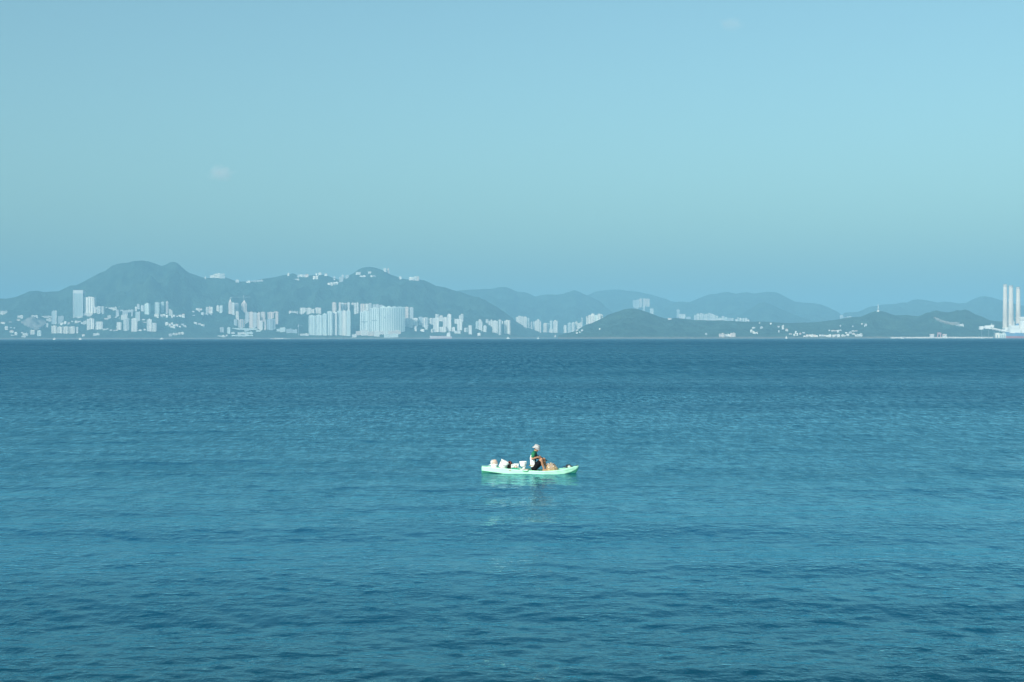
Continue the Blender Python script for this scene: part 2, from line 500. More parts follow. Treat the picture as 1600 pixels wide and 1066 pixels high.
def proto(key):
    """unit-sized list of (part name, mesh, material slot) for one kind of building"""
    if key in PROTO:
        return PROTO[key]
    kind, n = key
    parts = []
    if kind == 'tower':                      # apartment block with bays and window grooves
        parts.append(('wall', MB().extrude(notched(n, 2, 0.07, 0.10), 0, 0.965).mesh('tower_wall'), 'paint'))
        for i in range(n):
            c = (i + 0.5) / n - 0.5
            parts.append(('window_strip', MB().box(c - 0.17 / n, c + 0.17 / n, -0.43, -0.395, 0.03, 0.945).mesh('window_strip'), 'glass'))
        for i in range(2):
            c = (i + 0.5) / 2 - 0.5
            parts.append(('window_strip', MB().box(-0.455, -0.425, c - 0.08, c + 0.08, 0.03, 0.945).mesh('window_strip'), 'glass'))
        parts.append(('roof', MB().box(-0.46, 0.46, -0.42, 0.42, 0.965, 0.978).mesh('tower_roof'), 'concrete'))
        parts.append(('plant_room', MB().box(-0.2, 0.16, -0.22, 0.22, 0.978, 1.0).mesh('plant_room'), 'paint'))
    elif kind == 'stepped':                  # taller core between two lower wings
        for (a, b, z) in ((-0.5, -0.18, 0.93), (-0.18, 0.18, 0.975), (0.18, 0.5, 0.95)):
            core = a < -0.1 < b
            y0 = -0.38 if core else -0.5
            parts.append(('wing' if not core else 'core', MB().box(a + 0.004, b - 0.004, y0, 0.5 if core else 0.44, 0, z).mesh('tower_wing'), 'paint'))
            c, w = (a + b) / 2, (b - a)
            parts.append(('window_strip', MB().box(c - w * 0.13, c + w * 0.13, y0 - 0.006, y0 + 0.02, 0.03, z - 0.03).mesh('window_strip'), 'glass'))
        parts.append(('window_strip', MB().box(-0.502, -0.48, -0.15, 0.12, 0.03, 0.9).mesh('window_strip'), 'glass'))
        parts.append(('plant_room', MB().box(-0.12, 0.12, -0.2, 0.25, 0.975, 1.0).mesh('plant_room'), 'concrete'))
        parts.append(('podium', MB().box(-0.53, 0.53, -0.53, 0.52, 0, 0.045).mesh('podium'), 'concrete'))
    elif kind == 'crossed':                  # cruciform tower with deep corner recesses
        plan = [(-0.2, -0.5), (0.2, -0.5), (0.2, -0.28), (0.5, -0.28), (0.5, 0.28), (0.2, 0.28), (0.2, 0.5), (-0.2, 0.5), (-0.2, 0.28), (-0.5, 0.28), (-0.5, -0.28), (-0.2, -0.28)]
        parts.append(('wall', MB().extrude(plan, 0, 0.962).mesh('cross_wall'), 'paint'))
        for c, y0, w in ((0.0, -0.5, 0.1), (-0.36, -0.28, 0.09), (0.36, -0.28, 0.09)):
            parts.append(('window_strip', MB().box(c - w, c + w, y0 - 0.006, y0 + 0.02, 0.03, 0.94).mesh('window_strip'), 'glass'))
        parts.append(('window_strip', MB().box(-0.506, -0.48, -0.12, 0.12, 0.03, 0.94).mesh('window_strip'), 'glass'))
        parts.append(('crown', MB().box(-0.24, 0.24, -0.34, 0.34, 0.962, 0.985).mesh('crown'), 'paint'))
        parts.append(('plant_room', MB().box(-0.1, 0.14, -0.15, 0.15, 0.985, 1.0).mesh('plant_room'), 'concrete'))
    elif kind == 'glass':                    # curtain-wall tower in a pale frame
        parts.append(('wall', MB().box(-0.47, 0.47, -0.47, 0.47, 0, 0.98).mesh('glass_wall'), 'glassy'))
        for sx in (-1, 1):
            for sy in (-1, 1):
                parts.append(('corner_pier', MB().box(sx * 0.5 - 0.05 * (sx > 0), sx * 0.5 + 0.05 * (sx < 0), sy * 0.5 - 0.05 * (sy > 0), sy * 0.5 + 0.05 * (sy < 0), 0, 0.99).mesh('corner_pier'), 'paint'))
        parts.append(('top_band', MB().box(-0.485, 0.485, -0.485, 0.485, 0.885, 1.0).mesh('top_band'), 'paint'))
        parts.append(('base_band', MB().box(-0.485, 0.485, -0.485, 0.485, 0, 0.05).mesh('base_band'), 'paint'))
        for i in range(1, n):
            c = i / n - 0.5
            parts.append(('mullion', MB().box(c - 0.012, c + 0.012, -0.492, -0.465, 0.05, 0.885).mesh('mullion'), 'paint'))
    elif kind == 'slab':                     # long block with balcony bands
        parts.append(('wall', MB().box(-0.5, 0.5, -0.44, 0.5, 0, 0.96).mesh('slab_wall'), 'paint'))
        for i in range(n):
            z = (i + 0.28) / n * 0.96
            parts.append(('window_band', MB().box(-0.47, 0.47, -0.452, -0.43, z, z + 0.42 / n).mesh('window_band'), 'glass'))
            parts.append(('balcony', MB().box(-0.5, 0.5, -0.5, -0.44, z - 0.2 / n, z - 0.02 / n).mesh('balcony'), 'paint'))
        parts.append(('roof', MB().box(-0.49, 0.49, -0.43, 0.49, 0.96, 0.98).mesh('slab_roof'), 'concrete'))
        parts.append(('stair_tower', MB().box(0.12, 0.3, -0.1, 0.3, 0.98, 1.0 + 0.3 / n).mesh('stair_tower'), 'paint'))
    elif kind == 'house':                    # small villa
        parts.append(('wall', MB().box(-0.5, 0.5, -0.5, 0.5, 0, 0.8).mesh('house_wall'), 'paint'))
        r = MB().loft([[(-0.56, -0.56, 0.8), (0.56, -0.56, 0.8), (0.56, 0.56, 0.8), (-0.56, 0.56, 0.8)],
                       [(-0.56, -0.56, 0.84), (0.56, -0.56, 0.84), (0.56, 0.56, 0.84), (-0.56, 0.56, 0.84)],
                       [(-0.3, -0.12, 1.0), (0.3, -0.12, 1.0), (0.3, 0.12, 1.0), (-0.3, 0.12, 1.0)]])
        parts.append(('roof', r.mesh('house_roof'), 'paint' if n < 2 else 'tile'))
        for c in (-0.3, 0.0, 0.3):
            parts.append(('window', MB().box(c - 0.07, c + 0.07, -0.515, -0.49, 0.35, 0.6).mesh('house_window'), 'glass'))
        parts.append(('door', MB().box(0.1, 0.2, -0.512, -0.49, 0.0, 0.27).mesh('house_door'), 'glass'))
    for nm, me, slot in parts:
        me.materials.append(GLASS)
    PROTO[key] = parts
    return parts

GLASSY = mat('curtain_wall_glass', (0.28, 0.38, 0.42), 0.25, 0.12, 5.0, spec=0.6)
def spawn(name, key, paint, loc, size, yaw):
    root = empty(name, loc, yaw)
    root.scale = size
    slots = {'paint': PAINT[paint][1], 'glass': GLASS, 'glassy': GLASSY, 'concrete': CONCRETE, 'tile': RUST}
    for nm, me, slot in proto(key):
        o = link(nm, me, root)
        o.material_slots[0].link = 'OBJECT'
        o.material_slots[0].material = slots[slot]
    return root

ORD = 'first second third fourth fifth sixth seventh eighth ninth tenth eleventh twelfth thirteenth fourteenth fifteenth sixteenth seventeenth eighteenth nineteenth twentieth'.split()
def ordinal(i, n):
    if n == 1: return 'only one'
    if i == 0: return 'leftmost'
    if i == n - 1: return 'rightmost'
    return ORD[i] + ' from left'

KINDS_ = {'T': ('apartment_tower', 'apartment tower', 'tower'), 'G': ('glass_tower', 'glass-walled tower', 'tower'),
          'S': ('apartment_block', 'apartment block', 'building'), 'H': ('villa', 'villa', 'house'), 'L': ('low_building', 'low building', 'building')}
def cluster(hill, where, group, items, depth_shift=0.0):
    items = sorted(items, key=lambda q: q[0] + q[1])
    rnd = random.Random(hash(group) % 1000 if False else sum(map(ord, group)))
    for i, it in enumerate(items):
        x0, x1, yt, yb, code = it[:5]
        kd, paint = code[0], code[1]
        cx = (x0 + x1) / 2
        hit = hill.hit(cx, yb)
        y = hit.y + depth_shift
        d0, d1 = ray(x0, yb), ray(x1, yb)
        W = (d1.x - d0.x) * y
        top = CAM_H + ray(cx, yt).z * y
        foot = CAM_H + ray(cx, yb).z * y
        base = min(hit.z, foot) - (3 if kd == 'H' else 8)
        base = max(base, -1.0)
        h = max(top - base, 6.0)
        yaw = it[5] if len(it) > 5 else rnd.uniform(-0.30, 0.34)
        ca, sa = math.cos(yaw), abs(math.sin(yaw))
        if kd == 'T':
            rat = 0.75
            n = 2 if W < 17 else 3 if W < 34 else 4 if W < 60 else 6
            pick = rnd.random()
            key = ('tower', n) if n > 4 or pick < 0.5 or 'wall' in group else ('stepped', 1) if pick < 0.78 else ('crossed', 1)
        elif kd == 'G':
            rat = 0.8; key = ('glass', 4 if W < 40 else 7)
        elif kd == 'H':
            rat = 0.8; key = ('house', 1 + (rnd.random() < 0.3))
        else:
            rat = 14.0 / max(W, 14.0) if W > 18 else 0.8
            key = ('slab', max(2, min(7, int(h / 6))))
        w = W / (ca + rat * sa)
        nm, noun, cat = KINDS_[kd]
        o = spawn(nm, key, paint, (ray(cx, yb).x * y, y + w * rat * 0.5, base), (w, w * rat, h), yaw)
        word = PAINT[paint][0]
        tag(o, f'{word} {noun}, {ordinal(i, len(items))} in {where}', cat, group)

cluster(HA, 'scattered houses on the far left slope', 'houses on the far left slope', [
    (0, 5.5, 486, 492, 'Sw'), (5.5, 11, 486, 490, 'Sw'), (1, 7, 503, 506, 'Hw'), (13, 18, 502.5, 504.5, 'Hg'), (6.5, 12, 510, 515, 'Hw'), (15.5, 18, 511, 513, 'Hg'),
    (21, 23.5, 511.5, 514, 'Hg'), (14.5, 21, 516, 520, 'Hc'), (22, 26.5, 519, 524.5, 'Hw'), (16, 21, 523, 525, 'Hw'), (27, 36, 493, 498, 'Sc'), (25.5, 31, 499, 502, 'Hw'),
    (32, 36, 519, 521, 'Hw'), (35, 44, 520.5, 525, 'Lc'), (33, 40, 525, 527.5, 'Lw')])
cluster(HA, 'blocks around the grey rock cutting', 'blocks around the rock cutting', [
    (49, 51.2, 493, 496, 'Lw'), (52, 58.5, 493, 496, 'Lw'), (65, 80, 494, 497.5, 'Lc'), (72, 79.5, 498, 503.5, 'Sc'), (72, 75, 505, 512, 'Sw'),
    (46.5, 54, 515.5, 523, 'Tc'), (58, 64, 516, 526, 'Tt'), (90, 99, 494, 504, 'Sg')])
cluster(HA, 'slim tower pair above the waterfront row', 'slim tower pair', [(80.5, 85.6, 485, 507, 'Tb', 0.0), (85.8, 88.5, 485, 507, 'Tw', 0.0)])
cluster(HA, 'waterfront row of five squat blocks', 'waterfront row of squat blocks', [
    (80, 88, 508.5, 521.5, 'Tc', 0.1), (88.7, 97, 510, 521.5, 'Tc', 0.1), (98, 106.5, 510, 521.5, 'Tc', 0.1), (108, 116.5, 510, 522, 'Tc', 0.1), (119, 122, 510.5, 521, 'Tw', 0.1)])
cluster(HA, 'small roofs above the squat waterfront row', 'small roofs above the squat row', [
    (94, 99, 504, 507.5, 'Hw'), (100, 104, 502, 507, 'Hw'), (105, 109, 503.5, 507, 'Hg'), (111, 114, 501.5, 504, 'Hw'), (116.5, 121, 501, 505, 'Hc'), (121, 126.5, 501.5, 504.5, 'Hw'), (126, 130, 503.5, 507, 'Hg'), (130, 135, 501.5, 507.5, 'Lc')])
cluster(HA, 'two tallest towers on the left slope', 'tallest towers on the left slope', [(114, 129.5, 453.5, 495.5, 'Gg', 0.0), (132, 147.3, 463.7, 494.5, 'Tw', 0.0)])
cluster(HA, 'pale blocks right of the two tallest towers', 'pale blocks right of the tallest towers', [
    (148, 149.3, 464.5, 482, 'Lw', 0.0), (130, 145, 489, 495, 'Lc', 0.0), (146, 150.4, 480, 490, 'Tw', 0.0), (151, 158, 478.5, 491.5, 'Tw', 0.0), (159, 162.2, 478.3, 492, 'Tw', 0.0),
    (165, 167.3, 480, 482.5, 'Hw'), (169, 176, 480.5, 484, 'Lw'), (176, 182, 480, 485.5, 'Lc'), (181, 185.4, 484, 495, 'Tg'), (185, 186.6, 479.5, 483, 'Lw'), (163, 168, 497, 501, 'Hw'), (167, 173, 493, 499.5, 'Sc'), (173.5, 183, 495.7, 497.2, 'Lc'), (185.7, 188.2, 497, 499, 'Hw'), (120, 128.5, 494, 496.5, 'Lw')])
cluster(HA, 'towers and sheds on the near left shore', 'towers and sheds on the near left shore', [
    (135, 146.5, 497, 515.5, 'Tw', 0.1), (149, 160, 502.5, 515.5, 'Tw', 0.1), (160, 170, 513.5, 517, 'Lc'), (171, 175, 515, 518, 'Hc'), (177, 180, 515.5, 518, 'Hg'), (181, 184, 515, 518, 'Hc'), (182.2, 189, 503.5, 516, 'Tw'),
    (145, 155, 521, 525, 'Lw'), (128, 132, 522, 526, 'Hc')])
cluster(HA, 'bright towers standing low on the left shore', 'bright towers low on the left shore', [
    (192, 201.2, 496.5, 517.5, 'Tw', 0.12), (204.6, 214, 497, 519, 'Tw', 0.12), (228.8, 236.6, 498, 518.5, 'Tw', 0.15), (237, 244, 504.5, 518.5, 'Tw', 0.15), (216.5, 221, 515, 518, 'Hw'), (224, 227.3, 514, 517.3, 'Hw')])
cluster(HA, 'pale stepped towers behind the bright shore towers', 'pale stepped towers on the left slope', [
    (188, 192, 484, 487, 'Hg'), (191, 199.5, 485, 492, 'Sg'), (189, 199, 492, 500, 'Sc'), (200, 208, 484, 489, 'Sg'), (204.8, 207.3, 488, 495, 'Tg'), (210.5, 213.6, 479, 487.5, 'Tw'), (211, 215.5, 487, 502, 'Tt'), (215.6, 218.8, 486.5, 502, 'Tg'), (213.8, 218.4, 475, 484, 'Tg'), (220, 225, 477, 486.5, 'Tg'), (225.6, 234, 473.3, 491.5, 'Tt')])
cluster(HA, 'tall hillside towers above the villa rows', 'tall hillside towers above the villas', [
    (241, 248.6, 472, 491.5, 'Tt', 0.2), (251, 256, 471.5, 489.5, 'Tt', 0.2), (259, 263, 470.6, 491.5, 'Tp', 0.1), (263.8, 266.6, 483, 494, 'Tc', 0.1), (266.8, 269.2, 484.5, 494.5, 'Tc', 0.1)])
cluster(HA, 'villas at the foot of the hillside towers', 'villas below the hillside towers', [
    (241, 247.6, 490.8, 497, 'Hc'), (250, 254, 491.5, 496, 'Hw'), (254, 258, 490.8, 495, 'Hw'), (259, 262.4, 492, 496.5, 'Hw'), (267, 270, 493.5, 497.5, 'Hc'), (270, 273.2, 491.7, 496, 'Hw'), (275.5, 278, 493, 495.8, 'Hw'), (279, 283.5, 492, 495.7, 'Hw'), (283.5, 288.3, 490.3, 495.7, 'Hw')])
cluster(HA, 'white villas stepping down the wooded slope', 'villas stepping down the slope', [
    (222, 226.5, 498.7, 501, 'Hw'), (223, 229, 503, 504.7, 'Hc'), (258, 262.3, 503.5, 509, 'Hw'), (263, 266.5, 505.5, 510, 'Hw'), (266.5, 270, 504, 509, 'Hc'), (266, 270, 509, 513, 'Hw'), (270.3, 274, 507, 513, 'Hw'), (274, 279, 506, 511, 'Hw'), (279, 282.5, 509.5, 513.5, 'Hw'), (282.5, 287, 505.7, 508.5, 'Hg'), (285.5, 291, 508.3, 511, 'Hw'),
    (302, 307.5, 503.2, 506.4, 'Hw'), (309, 313.8, 504.8, 508, 'Hg'), (314, 319.2, 507, 510.7, 'Hw')])
cluster(HA, 'low sheds along the left waterline', 'sheds along the left waterline', [
    (263, 268.5, 521.5, 525.5, 'Lw'), (269, 273, 520.5, 524.5, 'Hc'), (273.5, 277.5, 520.3, 524, 'Hc'), (278, 282, 519.5, 523.5, 'Hc'), (282.5, 287, 519, 523, 'Hc'), (340, 352, 524.5, 527, 'Lc'), (352.5, 355.5, 522.5, 526, 'Hw')])
cluster(HA, 'small blocks midway up the bare slope', 'small blocks midway up the slope', [
    (300, 303.7, 486, 489, 'Hw'), (301, 304.2, 492, 494, 'Hg'), (306, 309.4, 481.7, 485, 'Hw'), (309.5, 312.2, 481.5, 487.5, 'Sw'), (312.4, 315.6, 482, 485.5, 'Hw'),
    (321, 325.8, 479.5, 490, 'Tw'), (326, 328.2, 478.6, 489, 'Tp'), (328.4, 332.2, 479.3, 490, 'Tw'), (314, 319, 488, 493, 'Hg'), (320, 325, 489.8, 493.3, 'Hg'), (326.5, 331.3, 488.5, 492, 'Hg'), (338, 342.6, 477.3, 488, 'Tc'), (343, 348, 477.2, 489, 'Tt')])
cluster(HA, 'pointed-top towers under the faint crane', 'pointed-top towers under the crane', [
    (356.5, 362, 472.2, 492, 'Tp', 0.1), (362.2, 366.2, 472.6, 492.5, 'Tw', 0.1), (367, 372.3, 473.2, 488, 'Tg', 0.1), (376.6, 385.2, 473.5, 489, 'Tp', 0.1), (368, 373, 486.5, 500, 'Tc', 0.1)])
cluster(HA, 'dense pinkish tower cluster below the crane', 'dense pinkish tower cluster', [
    (365, 370.4, 499, 509.5, 'Tg', 0.1), (371.6, 381.6, 498.8, 513.5, 'Tp', 0.1), (382.7, 388.6, 487.2, 505, 'Tg', 0.1), (389, 395, 487, 513.5, 'Tp', 0.1), (395.2, 401, 488, 513.5, 'Tg', 0.1), (401.5, 406.2, 487.3, 515, 'Tp', 0.1), (407, 414.2, 487.2, 503, 'Tp', 0.1), (405, 410.4, 501, 516, 'Tw', 0.1), (412.8, 415.6, 500, 516, 'Tp', 0.1),
    (417, 427.6, 487.2, 499.5, 'Tp', 0.1), (428, 429.8, 486.4, 489.5, 'Lp', 0.1), (430, 434.6, 486.6, 507.5, 'Tp', 0.1), (416, 429.8, 497.7, 516.5, 'Tb', 0.1)])
cluster(HA, 'low sheds under the pinkish towers', 'low waterfront sheds under the pinkish towers', [
    (343, 349.6, 511, 519.5, 'Tg'), (355, 360, 511, 522, 'Tt'), (363, 382, 512.8, 516, 'Lt', 0.0), (382, 401, 513, 516.2, 'Lt', 0.0), (361, 366.5, 519.3, 522.5, 'Lw', 0.0), (371.5, 383, 519.3, 523.2, 'Lw', 0.0), (383.5, 395, 518.8, 522, 'Lt', 0.0), (400, 408, 515.6, 519, 'Lt', 0.0), (362, 395, 523.6, 526, 'Lt', 0.0), (432, 437.5, 514, 518.5, 'Lt'), (437.7, 446, 511.8, 519.5, 'St'), (447, 456, 514, 521, 'Sb'), (456.5, 464, 515, 521.5, 'Sb'), (469, 482, 521.5, 525, 'Lw', 0.0)])
cluster(HA, 'bright round-bayed blocks high on the slope', 'bright round-bayed blocks on the slope', [
    (451, 455.3, 485.4, 490, 'Hw'), (455.6, 462.3, 486.4, 488.8, 'Lw'), (463, 465.4, 486, 490.5, 'Hg'), (468, 478.4, 480.8, 491.4, 'Tw', 0.1), (478.8, 486.2, 481, 491.6, 'Tw', 0.1), (486.4, 491.2, 482.8, 490.4, 'Tc', 0.1), (491.6, 501.4, 480.6, 489.6, 'Tc', 0.1)])
cluster(HA, 'long stepped tower wall at the waterfront', 'stepped tower wall at the waterfront', [
    (482, 492.4, 492.2, 524.6, 'Tt', 0.05), (493, 503.4, 491.5, 524.8, 'Tt', 0.05), (504, 510.2, 489.6, 525, 'Tt', 0.05), (510.6, 519, 486, 524.4, 'Tt', 0.05), (519.3, 526.4, 486.6, 524.4, 'Tw', 0.05), (526.8, 533.8, 484.6, 524.4, 'Tt', 0.05), (534.2, 540.8, 485, 524.8, 'Tw', 0.05), (541.2, 547.4, 484.2, 525.2, 'Tt', 0.05)])
cluster(HA, 'slender towers rising behind the waterfront tower wall', 'slender towers behind the tower wall', [
    (518.4, 525.2, 472.4, 488, 'Tp', 0.08), (529, 532.6, 472.4, 488, 'Tp', 0.08), (533, 537.4, 473, 488, 'Tw', 0.08), (537.6, 541.4, 473.5, 488, 'Tp', 0.08), (542, 546.2, 472.2, 488, 'Tw', 0.08), (548.6, 552.8, 473, 477, 'Tp', 0.08), (553, 556.6, 473, 491.5, 'Tw', 0.08), (557, 560.2, 472.4, 491.5, 'Tw', 0.08),
    (562, 570.8, 474.6, 489, 'Tp', 0.08), (571.2, 575.4, 474.4, 488, 'Tw', 0.08), (575.6, 580.6, 473.6, 487, 'Tg', 0.08), (582, 586.4, 475.6, 486, 'Tg', 0.08), (586.8, 592, 475.2, 486, 'Tg', 0.08), (592.4, 598, 476.4, 486, 'Tg', 0.08), (632.4, 638.2, 479.4, 499, 'Tp', 0.08), (639.8, 645.8, 480, 499, 'Tg', 0.08)])
cluster(HA, 'pair of broad pale towers beside the curved block', 'broad pale towers beside the curved block', [(562.6, 577.4, 484.6, 520, 'Tt', 0.0), (578.2, 592.4, 480.4, 520, 'Tt', 0.0)])
cluster(HA, 'terraced blocks below the curved block', 'terraced blocks at the waterfront', [
    (550, 557, 522.5, 526.5, 'Lw', 0.0), (555.5, 563.6, 517.5, 523.5, 'Lp', 0.0), (564, 574.4, 515.8, 523.4, 'Lw', 0.0), (574.8, 584, 518.2, 523.8, 'Lp', 0.0), (584.4, 592.8, 516, 524.6, 'Lw', 0.0), (593.2, 606, 516.6, 521.6, 'Lw', 0.0), (606.4, 626, 516.8, 521.4, 'Lp', 0.0), (600, 622, 522, 526, 'Lt', 0.0)], depth_shift=-25)
cluster(HA, 'bright city blocks right of the curved block', 'bright blocks right of the curved block', [
    (633, 638.8, 496.8, 511, 'Tw', 0.0), (639, 644.8, 497.6, 512, 'Tw', 0.0), (645, 652.8, 496.4, 510, 'Tw', 0.0), (647.6, 651, 509.4, 518, 'Tw', 0.0), (654, 659.8, 495, 508, 'Tb', 0.0), (660, 668.8, 496, 512, 'Tw', 0.0), (663.8, 668, 508, 515, 'Tw', 0.0), (657, 663.4, 514.4, 519, 'Hw'), (671, 677, 497, 508, 'Tc', 0.0), (677.2, 685.8, 495.4, 519.4, 'Tw', 0.0), (680, 685.6, 490.8, 500, 'Tw', 0.0), (673.4, 676, 514, 520, 'Sw', 0.0)])
cluster(HA, 'white towers massed behind the grey cargo ship', 'white towers behind the cargo ship', [
    (686.2, 691.8, 493.2, 503, 'Tc', 0.0), (686, 697, 510.8, 520, 'Tw', 0.0), (692, 698.2, 495, 511, 'Tw', 0.0), (698.6, 705, 490, 518, 'Tw', 0.0), (706.2, 710.6, 511, 518.4, 'Tw', 0.0), (710, 716.6, 498.2, 506.5, 'Tw', 0.0), (714.4, 722, 498.4, 516.4, 'Tw', 0.0), (717.2, 720, 492.8, 501, 'Tw', 0.0), (720.2, 724, 490.8, 503, 'Tw', 0.0), (710, 719.6, 516.8, 521.8, 'Sw', 0.0)])
cluster(HA, 'spaced white towers right of the cargo ship', 'spaced white towers right of the cargo ship', [
    (725.4, 728.2, 512, 519.4, 'Tw', 0.0), (729, 730.4, 511.6, 519.6, 'Tt', 0.0), (732, 737.2, 508.4, 522.8, 'Tw', 0.0), (743, 747.6, 502, 514.4, 'Tt', 0.1), (747.8, 752, 499, 516, 'Tw', 0.1), (752.2, 753.6, 502, 518.6, 'Tw', 0.1), (755.4, 760, 508.6, 519.4, 'Tw', 0.0), (746, 751, 520.4, 525.2, 'Hw'), (758.6, 763.4, 499, 506, 'Tw', 0.1), (763.6, 766.4, 501.6, 509, 'Tw', 0.1), (766.6, 769, 499, 511.4, 'Tw', 0.1), (769.4, 777.6, 501, 520, 'Tw', 0.0), (779, 783, 499, 524, 'Tw', 0.0), (784, 786.2, 501.6, 506, 'Tw', 0.0), (788, 797.2, 499.8, 521.4, 'Tc', 0.05)])
cluster(HA, 'white tower group sliding down the ridge end', 'towers down the ridge end', [
    (806, 809.4, 495.2, 503, 'Tw', 0.3), (809.6, 813.8, 493.4, 505.4, 'Tw', 0.3), (814, 817.8, 494, 508.6, 'Tw', 0.3), (818.2, 823.2, 494.8, 512, 'Tw', 0.3), (824, 827.6, 496.6, 508, 'Tt', 0.2), (826, 829.4, 504, 513, 'Tw', 0.2), (829.6, 832, 502.8, 514.4, 'Tw', 0.2), (833, 835.4, 502.4, 513.6, 'Tt', 0.2), (835.6, 838.6, 501, 517, 'Tw', 0.2), (838.8, 843, 499, 518.4, 'Tw', 0.2), (843.4, 845.6, 501.6, 520, 'Tw', 0.2)])
cluster(HA, 'towers in the gap before the wooded island', 'towers in the gap before the wooded island', [
    (849, 854.6, 504.6, 519.4, 'Tc', 0.1), (854.8, 858, 504.8, 519, 'Tt', 0.1), (859, 862.8, 500.4, 513, 'Tt', 0.1), (864, 871.2, 500.4, 519.6, 'Tw', 0.1), (858, 864, 513.8, 519.6, 'Tw', 0.1), (880.8, 885.2, 508, 519, 'Tw', 0.2), (887, 893.4, 504.4, 512, 'Tt', 0.1), (893.8, 898, 503.6, 521, 'Tw', 0.1), (898.2, 902.4, 502, 515, 'Tc', 0.1), (902.6, 905.6, 505, 514, 'Tw', 0.1), (905.8, 909.6, 503.6, 513, 'Tc', 0.1), (908.4, 910.4, 496, 507, 'Tw', 0.1), (889, 894.6, 522, 526, 'Hw'), (866.4, 868.8, 523.4, 527, 'Hw')])
cluster(HG, 'bright towers on the wooded island left shoulder', 'bright towers on the wooded shoulder', [
    (916, 918.6, 494.4, 506, 'Tw', 0.1), (919, 923, 492, 506, 'Tw', 0.1), (923.6, 928.8, 490.2, 505, 'Tw', 0.1), (929.2, 933.8, 492, 503, 'Tt', 0.1), (934, 938.4, 490.2, 501, 'Tw', 0.1), (938.8, 942, 491.4, 498.6, 'Tw', 0.1)], depth_shift=60)
cluster(HG, 'small white houses dotted on the dark island slope', 'houses dotted on the island slope', [
    (900, 903.8, 515, 517.4, 'Hw'), (908, 911, 515, 518, 'Hg'), (900, 903.2, 519.4, 521.6, 'Hw'), (905, 907, 518, 520, 'Hw'), (936, 938, 513, 516, 'Hw'), (1044, 1049, 497, 500, 'Hw'), (1102, 1105, 520.4, 524, 'Hg'), (1175.5, 1180, 511, 514, 'Hw'), (1188, 1192, 510.4, 513.6, 'Hg'), (1186, 1187.6, 504, 505.8, 'Hw'), (1172.6, 1176, 515, 520, 'Hw'), (1176.2, 1179, 517.4, 521, 'Hc'), (1178, 1181.4, 519, 522.4, 'Hw'), (1181.8, 1184, 518.6, 522, 'Hw'), (1203, 1206, 504.4, 507, 'Hw'), (1215, 1218.4, 509.2, 511.6, 'Hg'), (1216, 1218.2, 516.4, 520, 'Hg'), (1222, 1225, 508.6, 515.2, 'Sw'), (1227.6, 1231.2, 513.6, 518, 'Hw')])
cluster(HG, 'pinkish blocks at the middle of the island shore', 'pinkish blocks on the island shore', [(1124, 1131.8, 521.4, 527, 'Lp', 0.05), (1132, 1141.2, 522.4, 526.6, 'Lw', 0.05), (1141.6, 1149.2, 520.4, 526.8, 'Lp', 0.05)])
cluster(HC, 'hazy towers peeking over the island summit', 'hazy towers over the summit', [
    (989, 993.4, 468.8, 482, 'Tg', 0.1), (994, 998.8, 467.6, 482, 'Tg', 0.1), (999.4, 1003, 466.4, 482, 'Tp', 0.1), (1004.8, 1009.8, 466.4, 480, 'Tp', 0.1), (1010, 1015, 466.4, 478, 'Tp', 0.1), (1004.4, 1008, 479, 489, 'Tg', 0.1)])
cluster(HB if False else HD, 'white towers along the saddle behind the island', 'towers along the saddle', [
    (1016, 1021.2, 482, 492, 'Tw', 0.1), (1057.6, 1062, 483.4, 497, 'Tg', 0.1), (1061.2, 1066.6, 490.4, 498.4, 'Tw', 0.1), (1066.8, 1071.2, 490.8, 498.4, 'Tw', 0.1), (1073, 1079.4, 495, 500, 'Hg')])
cluster(HF, 'long white terrace of far towers behind the island', 'far white terrace', [
    (1084.6, 1087.2, 491.8, 495, 'Tw', 0.1), (1088, 1092.4, 489.4, 495, 'Tw', 0.1), (1093.4, 1096.8, 489.2, 497, 'Tc', 0.1), (1097, 1099.6, 490, 499, 'Tw', 0.1), (1100, 1102.8, 491, 501, 'Tw', 0.1), (1103, 1105.8, 490.4, 502, 'Tc', 0.1), (1106.4, 1109, 489, 502, 'Tw', 0.1), (1109.4, 1112, 489.4, 502, 'Tw', 0.1), (1112.4, 1115, 490.4, 503, 'Tw', 0.1), (1115.2, 1118, 492, 503, 'Tw', 0.1)])
cluster(HF, 'low white houses right of the far terrace', 'low houses right of the far terrace', [
    (1118.4, 1122, 493, 503, 'Tw', 0.1), (1122.4, 1127.4, 496.4, 503, 'Tw', 0.1), (1128, 1131.8, 494, 503, 'Tw', 0.1), (1132, 1136.2, 495.4, 502, 'Tt', 0.1), (1137, 1143, 497, 502.4, 'Lg', 0.1), (1143.2, 1146.2, 497.4, 502.6, 'Lw', 0.1), (1149, 1151.4, 498.4, 503, 'Hw'), (1151.6, 1154.6, 496, 503.4, 'Tw', 0.1), (1155.6, 1158.8, 496.8, 503.4, 'Tw', 0.1), (1160, 1163, 496.8, 503.4, 'Tw', 0.1), (1164, 1167.8, 496.8, 503.4, 'Tw', 0.1), (1168, 1171.2, 499, 504, 'Hw')])
